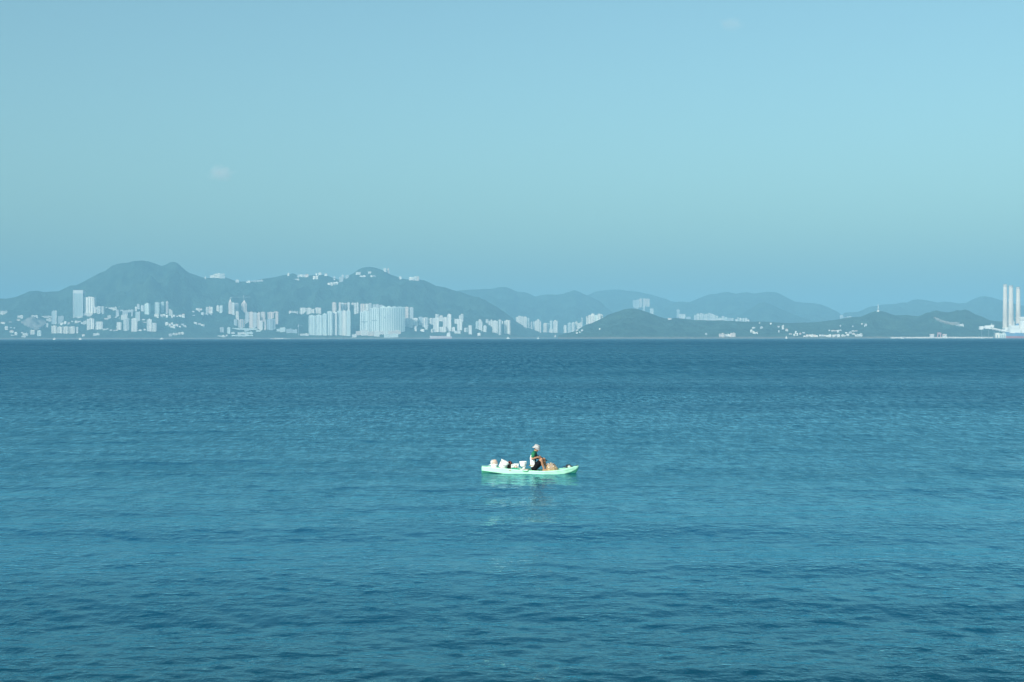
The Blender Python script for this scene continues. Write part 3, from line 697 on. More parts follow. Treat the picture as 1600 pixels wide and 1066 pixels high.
cluster(HG, 'village houses at the island waterfront', 'village houses on the waterfront', [
    (1233, 1237.4, 521, 523, 'Hw'), (1240, 1242.4, 521.4, 525, 'Hw'), (1242.4, 1244.6, 517.4, 522.4, 'Hw'), (1245, 1247.2, 520.4, 524.6, 'Hw'), (1249, 1252, 520, 523.4, 'Hp'), (1254, 1258, 519, 521.6, 'Hg'),
    (1255.4, 1259.4, 524.4, 526.6, 'Hw'), (1259.6, 1263.4, 522.4, 526.4, 'Hw'), (1263.6, 1267, 522.8, 526.4, 'Hc'), (1267.4, 1271.4, 522.6, 526.6, 'Hw'), (1271.6, 1275, 523, 526.4, 'Hp'), (1275.2, 1278, 524, 526.6, 'Hw'), (1280, 1283.4, 523, 526, 'Hw'), (1284, 1287.4, 522.8, 526.4, 'Hg'), (1288, 1291, 523.2, 526, 'Hw'), (1291.4, 1295, 523.8, 527, 'Hw'), (1295.4, 1299, 522.6, 527, 'Hw')])
cluster(HG, 'white hamlet houses below the mast hill', 'hamlet below the mast hill', [
    (1295, 1297.2, 515.4, 517.6, 'Hw'), (1299.6, 1304.4, 515.8, 518, 'Hw'), (1305, 1308, 516, 518.4, 'Hg'), (1308.2, 1311.6, 515.8, 520, 'Hw'), (1312, 1315.2, 515, 517.4, 'Hg'), (1301, 1304.4, 523, 526.6, 'Hw'), (1304.6, 1308.4, 522, 526, 'Hg'), (1308.8, 1312.6, 522.4, 526.8, 'Hw'), (1315, 1318.8, 522.8, 526, 'Hw'), (1319, 1322, 523.4, 526, 'Hg'), (1323, 1327, 521.8, 525.4, 'Hw'), (1321, 1324.2, 518.8, 521.8, 'Hw'), (1326.6, 1331, 518, 522.2, 'Hg'), (1331.2, 1335, 516.4, 518.2, 'Hw'), (1335.2, 1340, 516.4, 518.4, 'Hw'), (1332, 1336.2, 520.4, 523.2, 'Hw'), (1336.6, 1341.6, 522.6, 526.4, 'Lc'), (1342, 1347.4, 521.8, 526.2, 'Lw')])
cluster(HG, 'lone houses high on the mast hill slope', 'lone houses on the mast hill', [
    (1312, 1314.4, 508, 510.6, 'Hg'), (1331.6, 1333.8, 509, 511.6, 'Hg'), (1346, 1348.4, 505.4, 507.6, 'Hw'), (1351, 1354.6, 506, 510.2, 'Hg'), (1494, 1500, 507.6, 510, 'Lg'), (1500.4, 1506.2, 506.4, 510.4, 'Lw')])
cluster(HE, 'hazy blocks in the saddle left of the mast', 'hazy blocks in the saddle', [(1313, 1317.8, 492.4, 500, 'Tg', 0.1), (1319, 1323.8, 496, 501, 'Hw'), (1324.2, 1330.4, 494.4, 499, 'Lw')])
cluster(HA, 'white houses along the island ridge crest', 'houses along the ridge crest', [
    (319.6, 321.6, 432.4, 436.4, 'Lw', 0.0), (328, 331.8, 430.4, 434, 'Lw', 0.0), (332, 335, 429.6, 434.4, 'Lw', 0.0), (335.4, 343.4, 427.6, 435, 'Sc', 0.0), (343.8, 351, 427.6, 435, 'Sg', 0.0), (368, 373, 437, 441.4, 'Hg', 0.0), (385, 391, 439, 442.6, 'Lw', 0.0), (392, 400, 438.8, 441.2, 'Lg', 0.0), (400.6, 411, 437.8, 440.2, 'Lg', 0.0), (449, 452, 426.6, 431.4, 'Lc', 0.0),
    (460, 467, 436, 438.8, 'Lw', 0.0), (464.6, 468.2, 429.4, 433.4, 'Hg', 0.0), (468.6, 472.6, 429, 433.4, 'Hw', 0.0), (473, 477, 429, 433, 'Hg', 0.0), (477.4, 481.8, 428.4, 433, 'Hp', 0.0)])
cluster(HA, 'crest houses in the dip between the two peaks', 'crest houses between the two peaks', [
    (488.8, 492.6, 431.4, 436, 'Hw', 0.0), (492.8, 496.8, 431, 436.4, 'Hw', 0.0), (493, 495.2, 427.2, 430.4, 'Hw', 0.0), (497, 502, 426.4, 429.8, 'Lw', 0.0), (507, 511, 427.4, 430.6, 'Hw', 0.0), (521, 524, 432, 434.4, 'Hg', 0.0), (520.8, 523.6, 436, 438.4, 'Hw', 0.0), (512, 515.6, 442, 445.4, 'Hw', 0.0), (516, 519.6, 441.6, 446.4, 'Hw', 0.0), (520, 523.6, 441, 446, 'Hc', 0.0), (524, 528, 440.4, 444.8, 'Hw', 0.0), (530, 536, 432.4, 441.4, 'Sg', 0.0), (534, 537, 429.4, 434, 'Hg', 0.0), (540, 545, 430, 435.4, 'Sg', 0.0)])
cluster(HA, 'white houses on and beside the second peak', 'houses on the second peak', [
    (556, 563.2, 425.4, 429.8, 'Lw', 0.0), (562, 572, 430.6, 433.6, 'Lw', 0.0), (575, 580, 424.8, 428, 'Lw', 0.0), (579, 581.8, 430.4, 434.2, 'Hw', 0.0), (583, 586.6, 430.4, 432.6, 'Hg', 0.0), (599.6, 603, 419.4, 425, 'Sw', 0.0), (604.4, 608, 419.8, 425, 'Sp', 0.0), (623.6, 627, 432, 436.6, 'Hw', 0.0), (639.4, 643.4, 433, 438, 'Hw', 0.0), (643.6, 646.4, 433.6, 438, 'Hw', 0.0), (646.8, 650.4, 432.2, 438, 'Sw', 0.0), (650.8, 654.6, 432.2, 438, 'Sp', 0.0)])

def curved_block():
    """wide apartment block with a bowed, ribbed front"""
    hit = HA.hit(612, 522)
    y = hit.y - 10
    s = y / F
    x0, x1 = ray(593.4, 500).x * y, ray(632, 500).x * y
    top = CAM_H + ray(612, 479.6).z * y
    base = max(hit.z - 8, 0)
    W = x1 - x0
    root = empty('curved_apartment_block', ((x0 + x1) / 2, y, base))
    tag(root, 'wide pale apartment block with a bowed ribbed front beside two broad towers', 'building')
    n = 11
    def pt(u, off):
        x = -W / 2 + W * u
        bow = -34 * math.sin(math.pi * (0.18 + 0.80 * u)) - 0
        return (x, bow + off + 30)
    front = []
    for i in range(n):
        u0, u1 = i / n, (i + 1) / n
        m_ = (u1 - u0) * 0.3
        front += [pt(u0, 0), pt(u0 + m_, 0), pt(u0 + m_, 3.4), pt(u1 - 0.0001, 3.4)]
    front.append(pt(1, 0))
    plan = front + [(W / 2, 52), (-W / 2, 52)]
    H = top - base
    MB().extrude(plan, 0, H).build('wall', PAINT['t'][1], root)
    for i in range(n):
        a, b = pt(i / n + 0.04, 2.9), pt((i + 1) / n - 0.012, 2.9)
        MB().loft([[(a[0], a[1], 10), (b[0], b[1], 10), (b[0], b[1] + 1.2, 10), (a[0], a[1] + 1.2, 10)], [(a[0], a[1], H - 8), (b[0], b[1], H - 8), (b[0], b[1] + 1.2, H - 8), (a[0], a[1] + 1.2, H - 8)]]).build('window_strip', mat('tinted_glass', (0.36, 0.44, 0.46), 0.2, 0.15, 3.0), root)
    for i, u in enumerate((0.08, 0.3, 0.52, 0.74)):
        q = pt(u + 0.06, 14)
        MB().box(q[0] - 7, q[0] + 7, q[1] - 5, q[1] + 8, H, H + 5 - i).build('plant_room', PAINT['t'][1], root)
    for u, z in ((0.2, 0.62), (0.17, 0.93)):
        q = pt(u, -0.6)
        MB().box(q[0] - 3, q[0] + 3, q[1], q[1] + 2, H * z - 3, H * z + 3).build('sky_opening', GLASS, root)
curved_block()

# sky gardens (dark slots) of the two broad towers
for o in list(COL.objects):
    if o.get('group') == 'broad pale towers beside the curved block':
        me = MB().box(-0.28, 0.28, -0.508, -0.49, 0.49, 0.53).mesh('sky_garden')
        me.materials.append(GLASS)
        link('sky_garden', me, o)
for o in list(COL.objects):
    if o.get('group') == 'pointed-top towers under the crane' and o['label'].split(',')[0].endswith('apartment tower') and o['label'].startswith('pinkish'):
        me = MB().loft([[(-0.4, -0.4, 0.99), (0.4, -0.4, 0.99), (0.4, 0.4, 0.99), (-0.4, 0.4, 0.99)], [(-0.22, -0.22, 1.1), (0.22, -0.22, 1.1), (0.22, 0.22, 1.1), (-0.22, 0.22, 1.1)], [(-0.03, -0.03, 1.28), (0.03, -0.03, 1.28), (0.03, 0.03, 1.28), (-0.03, 0.03, 1.28)]]).mesh('spire')
        me.materials.append(PAINT['p'][1])
        link('spire', me, o)

# ------------------------------------------------------------------ bare cuttings on the slopes
ROCK = mat('bare_rock', (0.27, 0.26, 0.24), 0.9, 0.2, 0.02, coords='Object', bump=1.0)
def cutting(name, label, hill, poly):
    """a bare rock face lying on the slope, bounded by the given outline"""
    xs = [p[0] for p in poly]; ys = [p[1] for p in poly]
    def inside(x, y):
        c = False
        for (xa, ya), (xb, yb) in zip(poly, poly[1:] + poly[:1]):
            if (ya > y) != (yb > y) and x < (xb - xa) * (y - ya) / (yb - ya) + xa: c = not c
        return c
    nx, ny = 26, 16
    g = {}
    b = MB()
    for j in range(ny + 1):
        for i in range(nx + 1):
            x = min(xs) + (max(xs) - min(xs)) * i / nx; y = min(ys) + (max(ys) - min(ys)) * j / ny
            if inside(x, y):
                p = hill.hit(x, y)
                g[i, j] = len(b.v); b.v.append((p.x, p.y - 6, p.z + 5))
    for j in range(ny):
        for i in range(nx):
            q = [g.get(k) for k in ((i, j), (i, j + 1), (i + 1, j + 1), (i + 1, j))]
            if None not in q: b.f.append(tuple(q))
    k = len(b.v)
    top = list(b.f)
    b.v += [(x, y + 7, z - 8) for x, y, z in b.v]
    b.f += [tuple(i + k for i in reversed(f)) for f in top]
    edges = {}
    for f in top:
        for e in zip(f, f[1:] + f[:1]):
            edges[tuple(sorted(e))] = edges.get(tuple(sorted(e)), 0) + 1
    for (a, c), n_ in edges.items():
        if n_ == 1: b.f.append((a, c, c + k, a + k))
    o = b.build(name, ROCK, fix=True)
    tag(o, label, kind='structure')
cutting('rock_cutting', 'pale grey diamond-shaped rock cutting on the left slope', HA, [(30, 505), (40, 500), (50, 495.5), (61, 496), (74, 504), (70, 510), (60, 517.5), (52, 516), (45, 513)])
cutting('rock_scar', 'pale diagonal road cut across the low island slope', HG, [(1455, 495.5), (1461, 497), (1470, 501), (1480, 504), (1500, 505.5), (1500, 509.5), (1482, 509.5), (1472, 506), (1462, 501)])
# ------------------------------------------------------------------ power station, mast, cranes
STEEL = mat('white_steel', (0.80, 0.80, 0.78), 0.5, 0.06, 4.0)
DARK_STEEL = mat('dark_steel', (0.16, 0.19, 0.22), 0.5, 0.1, 4.0)
CHIM = mat('chimney_concrete', (0.56, 0.50, 0.45), 0.8, 0.14, 0.03, stretch=(1, 1, 0.5))
PS = 6100.0
def chimney(px_top, px_bot, ytop, ybot, wt, wb, label):
    s = PS / F
    foot = at(px_bot, ybot, PS)
    top = at(px_top, ytop, PS)
    root = empty('chimney', (foot.x, PS, 2.0))
    tag(root, label, 'chimney', 'power station chimneys')
    H = top.z - 2.0
    MB().lathe([(wb * s / 2, 0), (wb * s / 2 * 0.97, H * 0.15), ((wb + wt) * s / 4, H * 0.55), (wt * s / 2, H * 0.955)], 24).build('shaft', CHIM, root, smooth=True)
    MB().lathe([(wt * s / 2 + 0.5, H * 0.955), (wt * s / 2 + 0.9, H * 0.962), (wt * s / 2 + 0.9, H * 0.985), (wt * s / 2 + 0.3, H * 0.99)], 24).build('rim', mat('chimney_rim', (0.42, 0.42, 0.42), 0.8), root)
    for k in (-1, 1):
        MB().lathe([(wt * s * 0.2, H * 0.985), (wt * s * 0.2, H)], 12, cx=k * wt * s * 0.22).build('flue', DARK_STEEL, root)
    MB().lathe([(wt * s / 2 + 2.2, H * 0.72), (wt * s / 2 + 2.2, H * 0.725)], 24).build('gallery', STEEL, root)
    return root
chimney(1570.6, 1570.6, 443.8, 520, 5.6, 8.4, 'tallest chimney, nearest the sloping conveyor, of the three at the right')
chimney(1579.4, 1579.6, 445.6, 520, 6.2, 8.8, 'middle one of the three tall concrete chimneys')
chimney(1591.0, 1591.0, 448.0, 520, 5.8, 8.0, 'shortest chimney, beside the white boiler house')

def px_box(root, name, x0, x1, yt, yb, y, depth, m, z_floor=None):
    """box part given by its outline in the picture at its own depth y (world)"""
    a, b = at(x0, yb, y), at(x1, yt, y)
    z0 = a.z if z_floor is None else z_floor
    c = root.location
    return MB().box(a.x - c.x, b.x - c.x, y - c.y, y + depth - c.y, z0 - c.z, b.z - c.z).build(name, m, root)

# land the station stands on
land = MB().extrude([(at(1552, 527, 5990).x, 5960), (at(1900, 527, 5990).x, 5960), (at(1900, 527, 6400).x, 6420), (at(1552, 527, 6400).x, 6420)], -3, 3.2).build('station_ground', mat('reclaimed_ground', (0.42, 0.40, 0.36), 0.9, 0.15, 0.02))
tag(land, 'flat reclaimed ground under the power station', kind='structure')

bh = empty('boiler_house', at(1620, 524, 6080)); bh.location.z = 3.2
tag(bh, 'big white boiler house cut off by the right edge of the picture', 'building')
px_box(bh, 'wall', 1594.6, 1660, 497.5, 526, 6080, 60, STEEL, 3.2)
px_box(bh, 'roof', 1594.0, 1660.6, 495.2, 497.4, 6078, 64, STEEL)
px_box(bh, 'louvre_band', 1594.4, 1660.2, 499.4, 501.2, 6079.4, 2, mat('louvre', (0.35, 0.37, 0.38), 0.6))
for i in range(7):
    px_box(bh, 'bay_pier', 1595 + i * 9, 1596.4 + i * 9, 501.6, 526, 6078.6, 2.2, STEEL, 3.2)
th = empty('turbine_hall', at(1578, 524, 6060)); th.location.z = 3.2
tag(th, 'white plant block between the feet of the two taller chimneys', 'building')
px_box(th, 'wall', 1569.8, 1585.2, 513, 526, 6060, 26, STEEL, 3.2)
px_box(th, 'roof', 1569.4, 1585.6, 511.6, 512.9, 6058.6, 29, PAINT['c'][1])
px_box(th, 'window_band', 1571, 1584.4, 516.4, 518, 6059.2, 1.2, GLASS)
px_box(th, 'vent_stack', 1577, 1579.2, 506.6, 511.6, 6066, 6, STEEL)
th2 = empty('pump_house', at(1590, 524, 6056)); th2.location.z = 3.2
tag(th2, 'small white plant block at the foot of the shortest chimney', 'building')
px_box(th2, 'wall', 1587.2, 1594, 515, 526, 6056, 24, STEEL, 3.2)
px_box(th2, 'roof', 1586.8, 1594.4, 513.8, 514.9, 6054.6, 27, PAINT['c'][1])
px_box(th2, 'window_band', 1588, 1593, 517.6, 519, 6055.2, 1.2, GLASS)
qs = empty('quay_shed', at(1559, 526, 6010)); qs.location.z = 3.2
tag(qs, 'square cream shed below the conveyor on the quay', 'building')
px_box(qs, 'wall', 1556.2, 1561.4, 520.8, 526.6, 6010, 14, PAINT['c'][1], 3.2)
px_box(qs, 'roof', 1555.9, 1561.7, 520.1, 520.7, 6009, 16, PAINT['w'][1])
px_box(qs, 'door', 1557.6, 1559.4, 523.6, 526.6, 6009.4, 1, GLASS, 3.2)
qt = empty('transfer_shed', at(1568, 526, 6012)); qt.location.z = 3.2
tag(qt, 'long pale shed between the square shed and the ship', 'building')
px_box(qt, 'wall', 1562, 1575, 522, 526.6, 6012, 14, PAINT['t'][1], 3.2)
px_box(qt, 'roof', 1561.7, 1575.3, 521.2, 521.9, 6011, 16, PAINT['w'][1])
for i in range(4):
    px_box(qt, 'bay', 1563 + i * 3, 1564.6 + i * 3, 523, 526.6, 6011.4, 1, GLASS, 3.2)

# coal conveyor: sloping enclosed truss on legs with a head house at its high end
cv = empty('conveyor', at(1552, 526, 6040)); cv.location.z = 3.2
tag(cv, 'long white sloping conveyor bridge leading up from the chimneys', 'conveyor')
def rel(root, px, py, y): return at(px, py, y) - root.location
def beam(root, name, p, q, r, m, n=4):
    return MB().tube([p, q], r, n).build(name, m, root)
for i in range(7):
    a, b = i / 7, (i + 1) / 7
    P = lambda t: rel(cv, 1540 + 34 * t, 511.4 + 7.4 * t, 6040)
    beam(cv, 'gallery', P(a), P(b - 0.006), 4.6, STEEL)
    beam(cv, 'truss', P(a) + Vector((0, -5, -7)), P(b) + Vector((0, -5, -3)), 1.2, DARK_STEEL)
px_box(cv, 'head_house', 1531.2, 1536.8, 510, 515, 6036, 14, STEEL)
px_box(cv, 'transfer_tower', 1540, 1548, 508.8, 514, 6034, 16, STEEL)
px_box(cv, 'winch_house', 1548.4, 1553, 507.8, 512, 6034, 14, STEEL)
beam(cv, 'boom', rel(cv, 1536.6, 512, 6040), rel(cv, 1541, 511.4, 6040), 3.4, STEEL)
beam(cv, 'mast', rel(cv, 1549.6, 508, 6040), rel(cv, 1549.6, 505.4, 6040), 0.9, STEEL)
for px, py in ((1534, 515), (1545, 514), (1553, 515.5), (1562, 517), (1570, 518)):
    beam(cv, 'leg', rel(cv, px, py, 6040), Vector((rel(cv, px, py, 6040).x, 0, -2)), 1.1, DARK_STEEL)

# radio mast on the hill top
p = HG.hit(1372, 487)
ms = empty('radio_mast', (p.x, p.y, p.z - 3))
tag(ms, 'thin white lattice mast on the top of the wooded hill', 'mast')
mh = at(1372, 475.6, p.y).z - (p.z - 3)
for sx, sy in ((-1, -1), (1, -1), (0, 1.2)):
    beam(ms, 'leg', Vector((sx * 2.4, sy * 2.4, 0)), Vector((sx * 0.5, sy * 0.5, mh)), 0.55, STEEL)
for k in range(7):
    z0, z1 = mh * k / 7, mh * (k + 1) / 7
    w0, w1 = 2.4 - 1.9 * k / 7, 2.4 - 1.9 * (k + 1) / 7
    beam(ms, 'brace', Vector((-w0, -w0, z0)), Vector((w1, -w1, z1)), 0.3, STEEL)
MB().box(-5, 5, -4, 4, 2, 8.5).build('hut', STEEL, ms)
MB().box(-5.4, 5.4, -4.4, 4.4, 8.5, 9.3).build('hut_roof', CONCRETE, ms)

def tower_crane(px, ybase, ytop, x0, x1, label, hill):
    p = hill.hit(px, ybase)
    r = empty('tower_crane', (p.x, p.y, p.z - 2))
    tag(r, label, 'crane')
    z = at(px, ytop, p.y).z - r.location.z
    s = p.y / F
    beam(r, 'mast', Vector((0, 0, 0)), Vector((0, 0, z)), 0.9, PAINT['g'][1])
    beam(r, 'jib', Vector((0, 0, z - 3)), Vector(((x1 - px) * s, 0, z - 3)), 0.6, PAINT['g'][1])
    beam(r, 'counter_jib', Vector((0, 0, z - 3)), Vector(((x0 - px) * s, 0, z - 3)), 0.6, PAINT['g'][1])
    MB().box((x0 - px) * s, (x0 - px) * s + 7, -2, 2, z - 9, z - 4.2).build('counterweight', CONCRETE, r)
    beam(r, 'tie', Vector((0, 0, z + 8)), Vector(((x1 - px) * s * 0.7, 0, z - 2)), 0.4, DARK_STEEL)
    beam(r, 'apex', Vector((0, 0, z)), Vector((0, 0, z + 8)), 0.9, PAINT['c'][1])
tower_crane(381, 492, 463.6, 360, 391, 'faint tower crane with a long level jib above the pinkish towers', HA)
tower_crane(466.6, 525, 508, 465, 471.5, 'thin pale mast crane standing at the waterfront', HA)

# breakwater and quay crane
bk = MB()
for i in range(90):
    x0 = at(1392 + 160 * i / 90, 527, 6060).x; x1 = at(1392 + 160 * (i + 1) / 90, 527, 6060).x
    h = 5.8 + random.uniform(-0.5, 0.6); w = random.uniform(-1.5, 1.5)
    if i == 0: rings = []
    rings.append([(x0, 6050 + w, -2), (x0, 6056 + w, h), (x0, 6064 + w, h), (x0, 6072 + w, -2)])
bk.loft(rings)
bko = bk.build('breakwater', mat('pale_stone', (0.50, 0.47, 0.43), 0.9, 0.25, 0.15), fix=True)
tag(bko, 'long low pale stone breakwater left of the power station', 'breakwater')
qc = empty('quay_crane', at(1467.5, 526, 6058)); qc.location.z = 5.2
tag(qc, 'small pinkish gantry standing on the pale breakwater', 'gantry')
PINK = mat('faded_red_paint', (0.62, 0.30, 0.30), 0.6)
for sx in (-1, 1):
    for sy in (-1, 1):
        beam(qc, 'leg', Vector((sx * 7, sy * 4, 0)), Vector((sx * 5, sy * 3, 14)), 1.1, PINK)
MB().box(-7, 7, -4, 4, 12, 18.5).build('cabin', PINK, qc)
MB().box(-7.6, 7.6, -4.6, 4.6, 18.5, 19.6).build('roof', PINK, qc)
MB().box(-5, 5, -4.2, -4.0, 14, 16.5).build('window', GLASS, qc)
beam(qc, 'boom', Vector((6, 0, 15)), Vector((24, 0, 6)), 1.0, PINK)
for x0, x1, lab in ((1453.5, 1459.5, 'low grey shed left of the pinkish gantry'), (1473, 1479, 'low grey shed right of the pinkish gantry')):
    r = empty('stone_shed', at((x0 + x1) / 2, 526, 6060)); r.location.z = 5.0
    tag(r, lab, 'shed')
    px_box(r, 'wall', x0, x1, 523.2, 526, 6060, 8, PAINT['g'][1], 5.0)
    px_box(r, 'roof', x0 - .4, x1 + .4, 522.2, 523.1, 6059, 10, PAINT['p'][1])

# ------------------------------------------------------------------ ships and small boats far out
def hull_mesh(L, B, D, draft, rake=0.12, n=15):
    rings = []
    for i in range(n):
        u = i / (n - 1)
        x = -L / 2 + L * u
        w = B / 2 * (min(1, 0.72 + u * 2.2) if u < 0.2 else 1 if u < 0.74 else max(0.02, math.cos((u - 0.74) / 0.26 * math.pi / 2) ** 0.7))
        sh = D * (1 + 0.28 * max(0, (u - 0.75) / 0.25) ** 1.5 + 0.10 * max(0, (0.15 - u) / 0.15))
        fl = 0.86
        ring = [(x, -w * 0.5, -draft), (x + rake * L * 0 , -w * fl, 0), (x + (rake * L * max(0, u - 0.8)), -w, sh), (x + (rake * L * max(0, u - 0.8)), w, sh), (x, w * fl, 0), (x, w * 0.5, -draft)]
        rings.append(ring)
    return rings
def cargo_ship(px0, px1, y, ywl, yd, label, hull_m, boot_m, house_at, flip=False, deck='flat'):
    s = y / F
    L = (px1 - px0) * s
    c = at((px0 + px1) / 2, ywl, y)
    r = empty('cargo_ship', (c.x, y, 0), math.pi if flip else 0)
    tag(r, label, 'ship', 'ships near the far shore')
    D = (ywl - yd) * s
    rings = hull_mesh(L, L * 0.16, D, 3)
    low = [[p if p[2] <= 0.01 else (p[0], p[1], D * 0.42) for p in ring] for ring in rings]
    MB().loft(low).build('lower_hull', boot_m, r, fix=True)
    up = [[(x, yy, D * 0.42 + 0.02) if z <= 0.01 else (x, yy * 1.004, z) for x, yy, z in ring[1:5]] for ring in rings]
    MB().loft(up).build('upper_hull', hull_m, r, fix=True)
    hx = -L / 2 + L * house_at
    hw, hl = L * 0.06, L * 0.085
    MB().box(hx - hl, hx + hl, -hw, hw, D, D * 1.9).build('deckhouse', STEEL, r)
    MB().box(hx - hl * 0.7, hx + hl * 0.8, -hw * 1.15, hw * 1.15, D * 1.9, D * 2.5).build('bridge', STEEL, r)
    MB().box(hx - hl * 0.7 - 0.3, hx + hl * 0.8 + 0.3, -hw * 1.2, -hw * 1.14, D * 2.1, D * 2.3).build('bridge_window', GLASS, r)
    MB().tube([(hx, 0, D * 2.5), (hx, 0, D * 3.4)], L * 0.006, 6).build('mast', STEEL, r)
    MB().lathe([(hl * 0.35, D * 1.9), (hl * 0.3, D * 2.9)], 10, cx=hx - hl * 1.2 * 0.55).build('funnel', hull_m, r)
    for k in range(5):
        a = -L / 2 + L * (0.26 + 0.13 * k) if house_at < 0.5 else -L / 2 + L * (0.08 + 0.13 * k)
        MB().box(a, a + L * 0.1, -L * 0.055, L * 0.055, D, D * 1.16).build('hatch_cover', boot_m, r)
    return r
GREY_HULL = mat('grey_hull', (0.52, 0.50, 0.52), 0.5)
RED_HULL = mat('red_hull', (0.40, 0.13, 0.14), 0.5)
PINK_HULL = mat('faded_hull', (0.50, 0.34, 0.36), 0.5)
BLUE_HULL = mat('blue_hull', (0.12, 0.24, 0.40), 0.5)
cargo_ship(672, 706, 7700, 528.9, 525.2, 'long low grey cargo ship with white bridge below the massed white towers', GREY_HULL, PINK_HULL, 0.15, flip=True)
cargo_ship(1573, 1668, 5850, 528.8, 520.8, 'blue bulk carrier with red lower hull moored under the chimneys', BLUE_HULL, RED_HULL, 0.88, flip=True)

def small_boat(px, ywl, w_px, h_px, label, cat='boat', sail=False, color='w'):
    d = ray(px, ywl)
    y = min(7700.0, -CAM_H / d.z if d.z < -1e-5 else 7700.0)
    y = min(max(y, 5200.0), 7700.0)
    s = y / F
    L = w_px * s
    r = empty('motorboat' if not sail else 'sailing_boat', (d.x * y, y, -0.3), random.uniform(-0.3, 0.3))
    tag(r, label, cat, 'small boats near the far shore')
    H = h_px * s
    MB().loft(hull_mesh(L, L * 0.3, H * 0.38, 0.8, n=9)).build('hull', PAINT[color][1], r, fix=True)
    if sail:
        MB().tube([(0, 0, H * 0.3), (0, 0, H)], 0.35, 6).build('mast', STEEL, r)
        MB().loft([[(0.4, -0.2, H * 0.42), (-L * 0.42, 0.6, H * 0.42), (-L * 0.42, 0.9, H * 0.42), (0.4, 0.2, H * 0.42)], [(0.4, -0.1, H * 0.97), (0.2, 0, H * 0.97), (0.2, 0.2, H * 0.97), (0.4, 0.2, H * 0.97)]]).build('sail', PAINT[color][1], r)
    else:
        MB().box(-L * 0.28, L * 0.14, -L * 0.09, L * 0.09, H * 0.38, H * 0.82).build('cabin', PAINT['w'][1], r)
        MB().box(-L * 0.25, L * 0.1, -L * 0.095, -L * 0.088, H * 0.52, H * 0.72).build('window', GLASS, r)
        MB().box(-L * 0.3, L * 0.18, -L * 0.11, L * 0.11, H * 0.82, H * 0.9).build('canopy', PAINT['w'][1], r)
        MB().tube([(-L * 0.05, 0, H * 0.9), (-L * 0.05, 0, H * 1.25)], 0.2, 5).build('mast', STEEL, r)
small_boat(85, 530.6, 4.5, 2.8, 'tiny white boat below the row of squat blocks')
small_boat(125.5, 530.6, 4, 2.8, 'tiny white boat right of the squat row')
small_boat(253, 530.2, 6, 2.4, 'low white boat below the villa slope')
small_boat(794, 529.6, 5, 3.2, 'white boat below the spaced white towers')
small_boat(841, 529.6, 3.4, 3, 'small white boat off the ridge end towers')
small_boat(1015.6, 529.2, 6, 6, 'white boat with raised sail off the wooded summit', sail=True)
small_boat(1228.8, 529.6, 3, 5, 'tiny cream sailing boat off the wooded island', sail=True, color='c')
small_boat(1410.4, 529.4, 6, 2.6, 'white launch at the left end of the breakwater')
small_boat(1535, 529.2, 6, 2.4, 'low pale launch at the right end of the breakwater')
small_boat(438, 530, 30, 2.0, 'long low white ferry under the pinkish towers')

# ------------------------------------------------------------------ birds and clouds
def bird(px, py, y, span, label):
    c = at(px, py, y)
    r = empty('bird', c, 0.7)
    tag(r, label, 'bird', 'birds in the sky')
    m = mat('dark_feathers', (0.05, 0.05, 0.05), 0.8)
    b = MB()
    b.tube([(-0.16, 0, 0), (-0.08, 0, 0.02), (0.04, 0, 0.02), (0.13, 0, 0.01), (0.2, 0, 0)], [0.012, 0.045, 0.06, 0.035, 0.008], 8)
    for s in (-1, 1):
        b.loft([[(0.08, s * 0.03, 0.03), (-0.06, s * 0.03, 0.025), (-0.06, s * 0.03, 0.035), (0.08, s * 0.03, 0.045)], [(0.09, s * span * 0.25, 0.12), (-0.04, s * span * 0.25, 0.115), (-0.04, s * span * 0.25, 0.122), (0.09, s * span * 0.25, 0.13)], [(-0.02, s * span * 0.5, 0.05), (-0.06, s * span * 0.5, 0.05), (-0.06, s * span * 0.5, 0.054), (-0.02, s * span * 0.5, 0.056)]])
    b.loft([[(-0.14, -0.03, 0), (-0.14, 0.03, 0), (-0.14, 0.03, 0.01), (-0.14, -0.03, 0.01)], [(-0.27, -0.06, 0), (-0.27, 0.06, 0), (-0.27, 0.06, 0.006), (-0.27, -0.06, 0.006)]])
    b.build('body', m, r, fix=True)
bird(734, 88, 520, 1.1, 'tiny dark bird high in the middle of the sky')
bird(948, 393, 600, 1.0, 'tiny dark bird low in the sky above the hazy ridges')

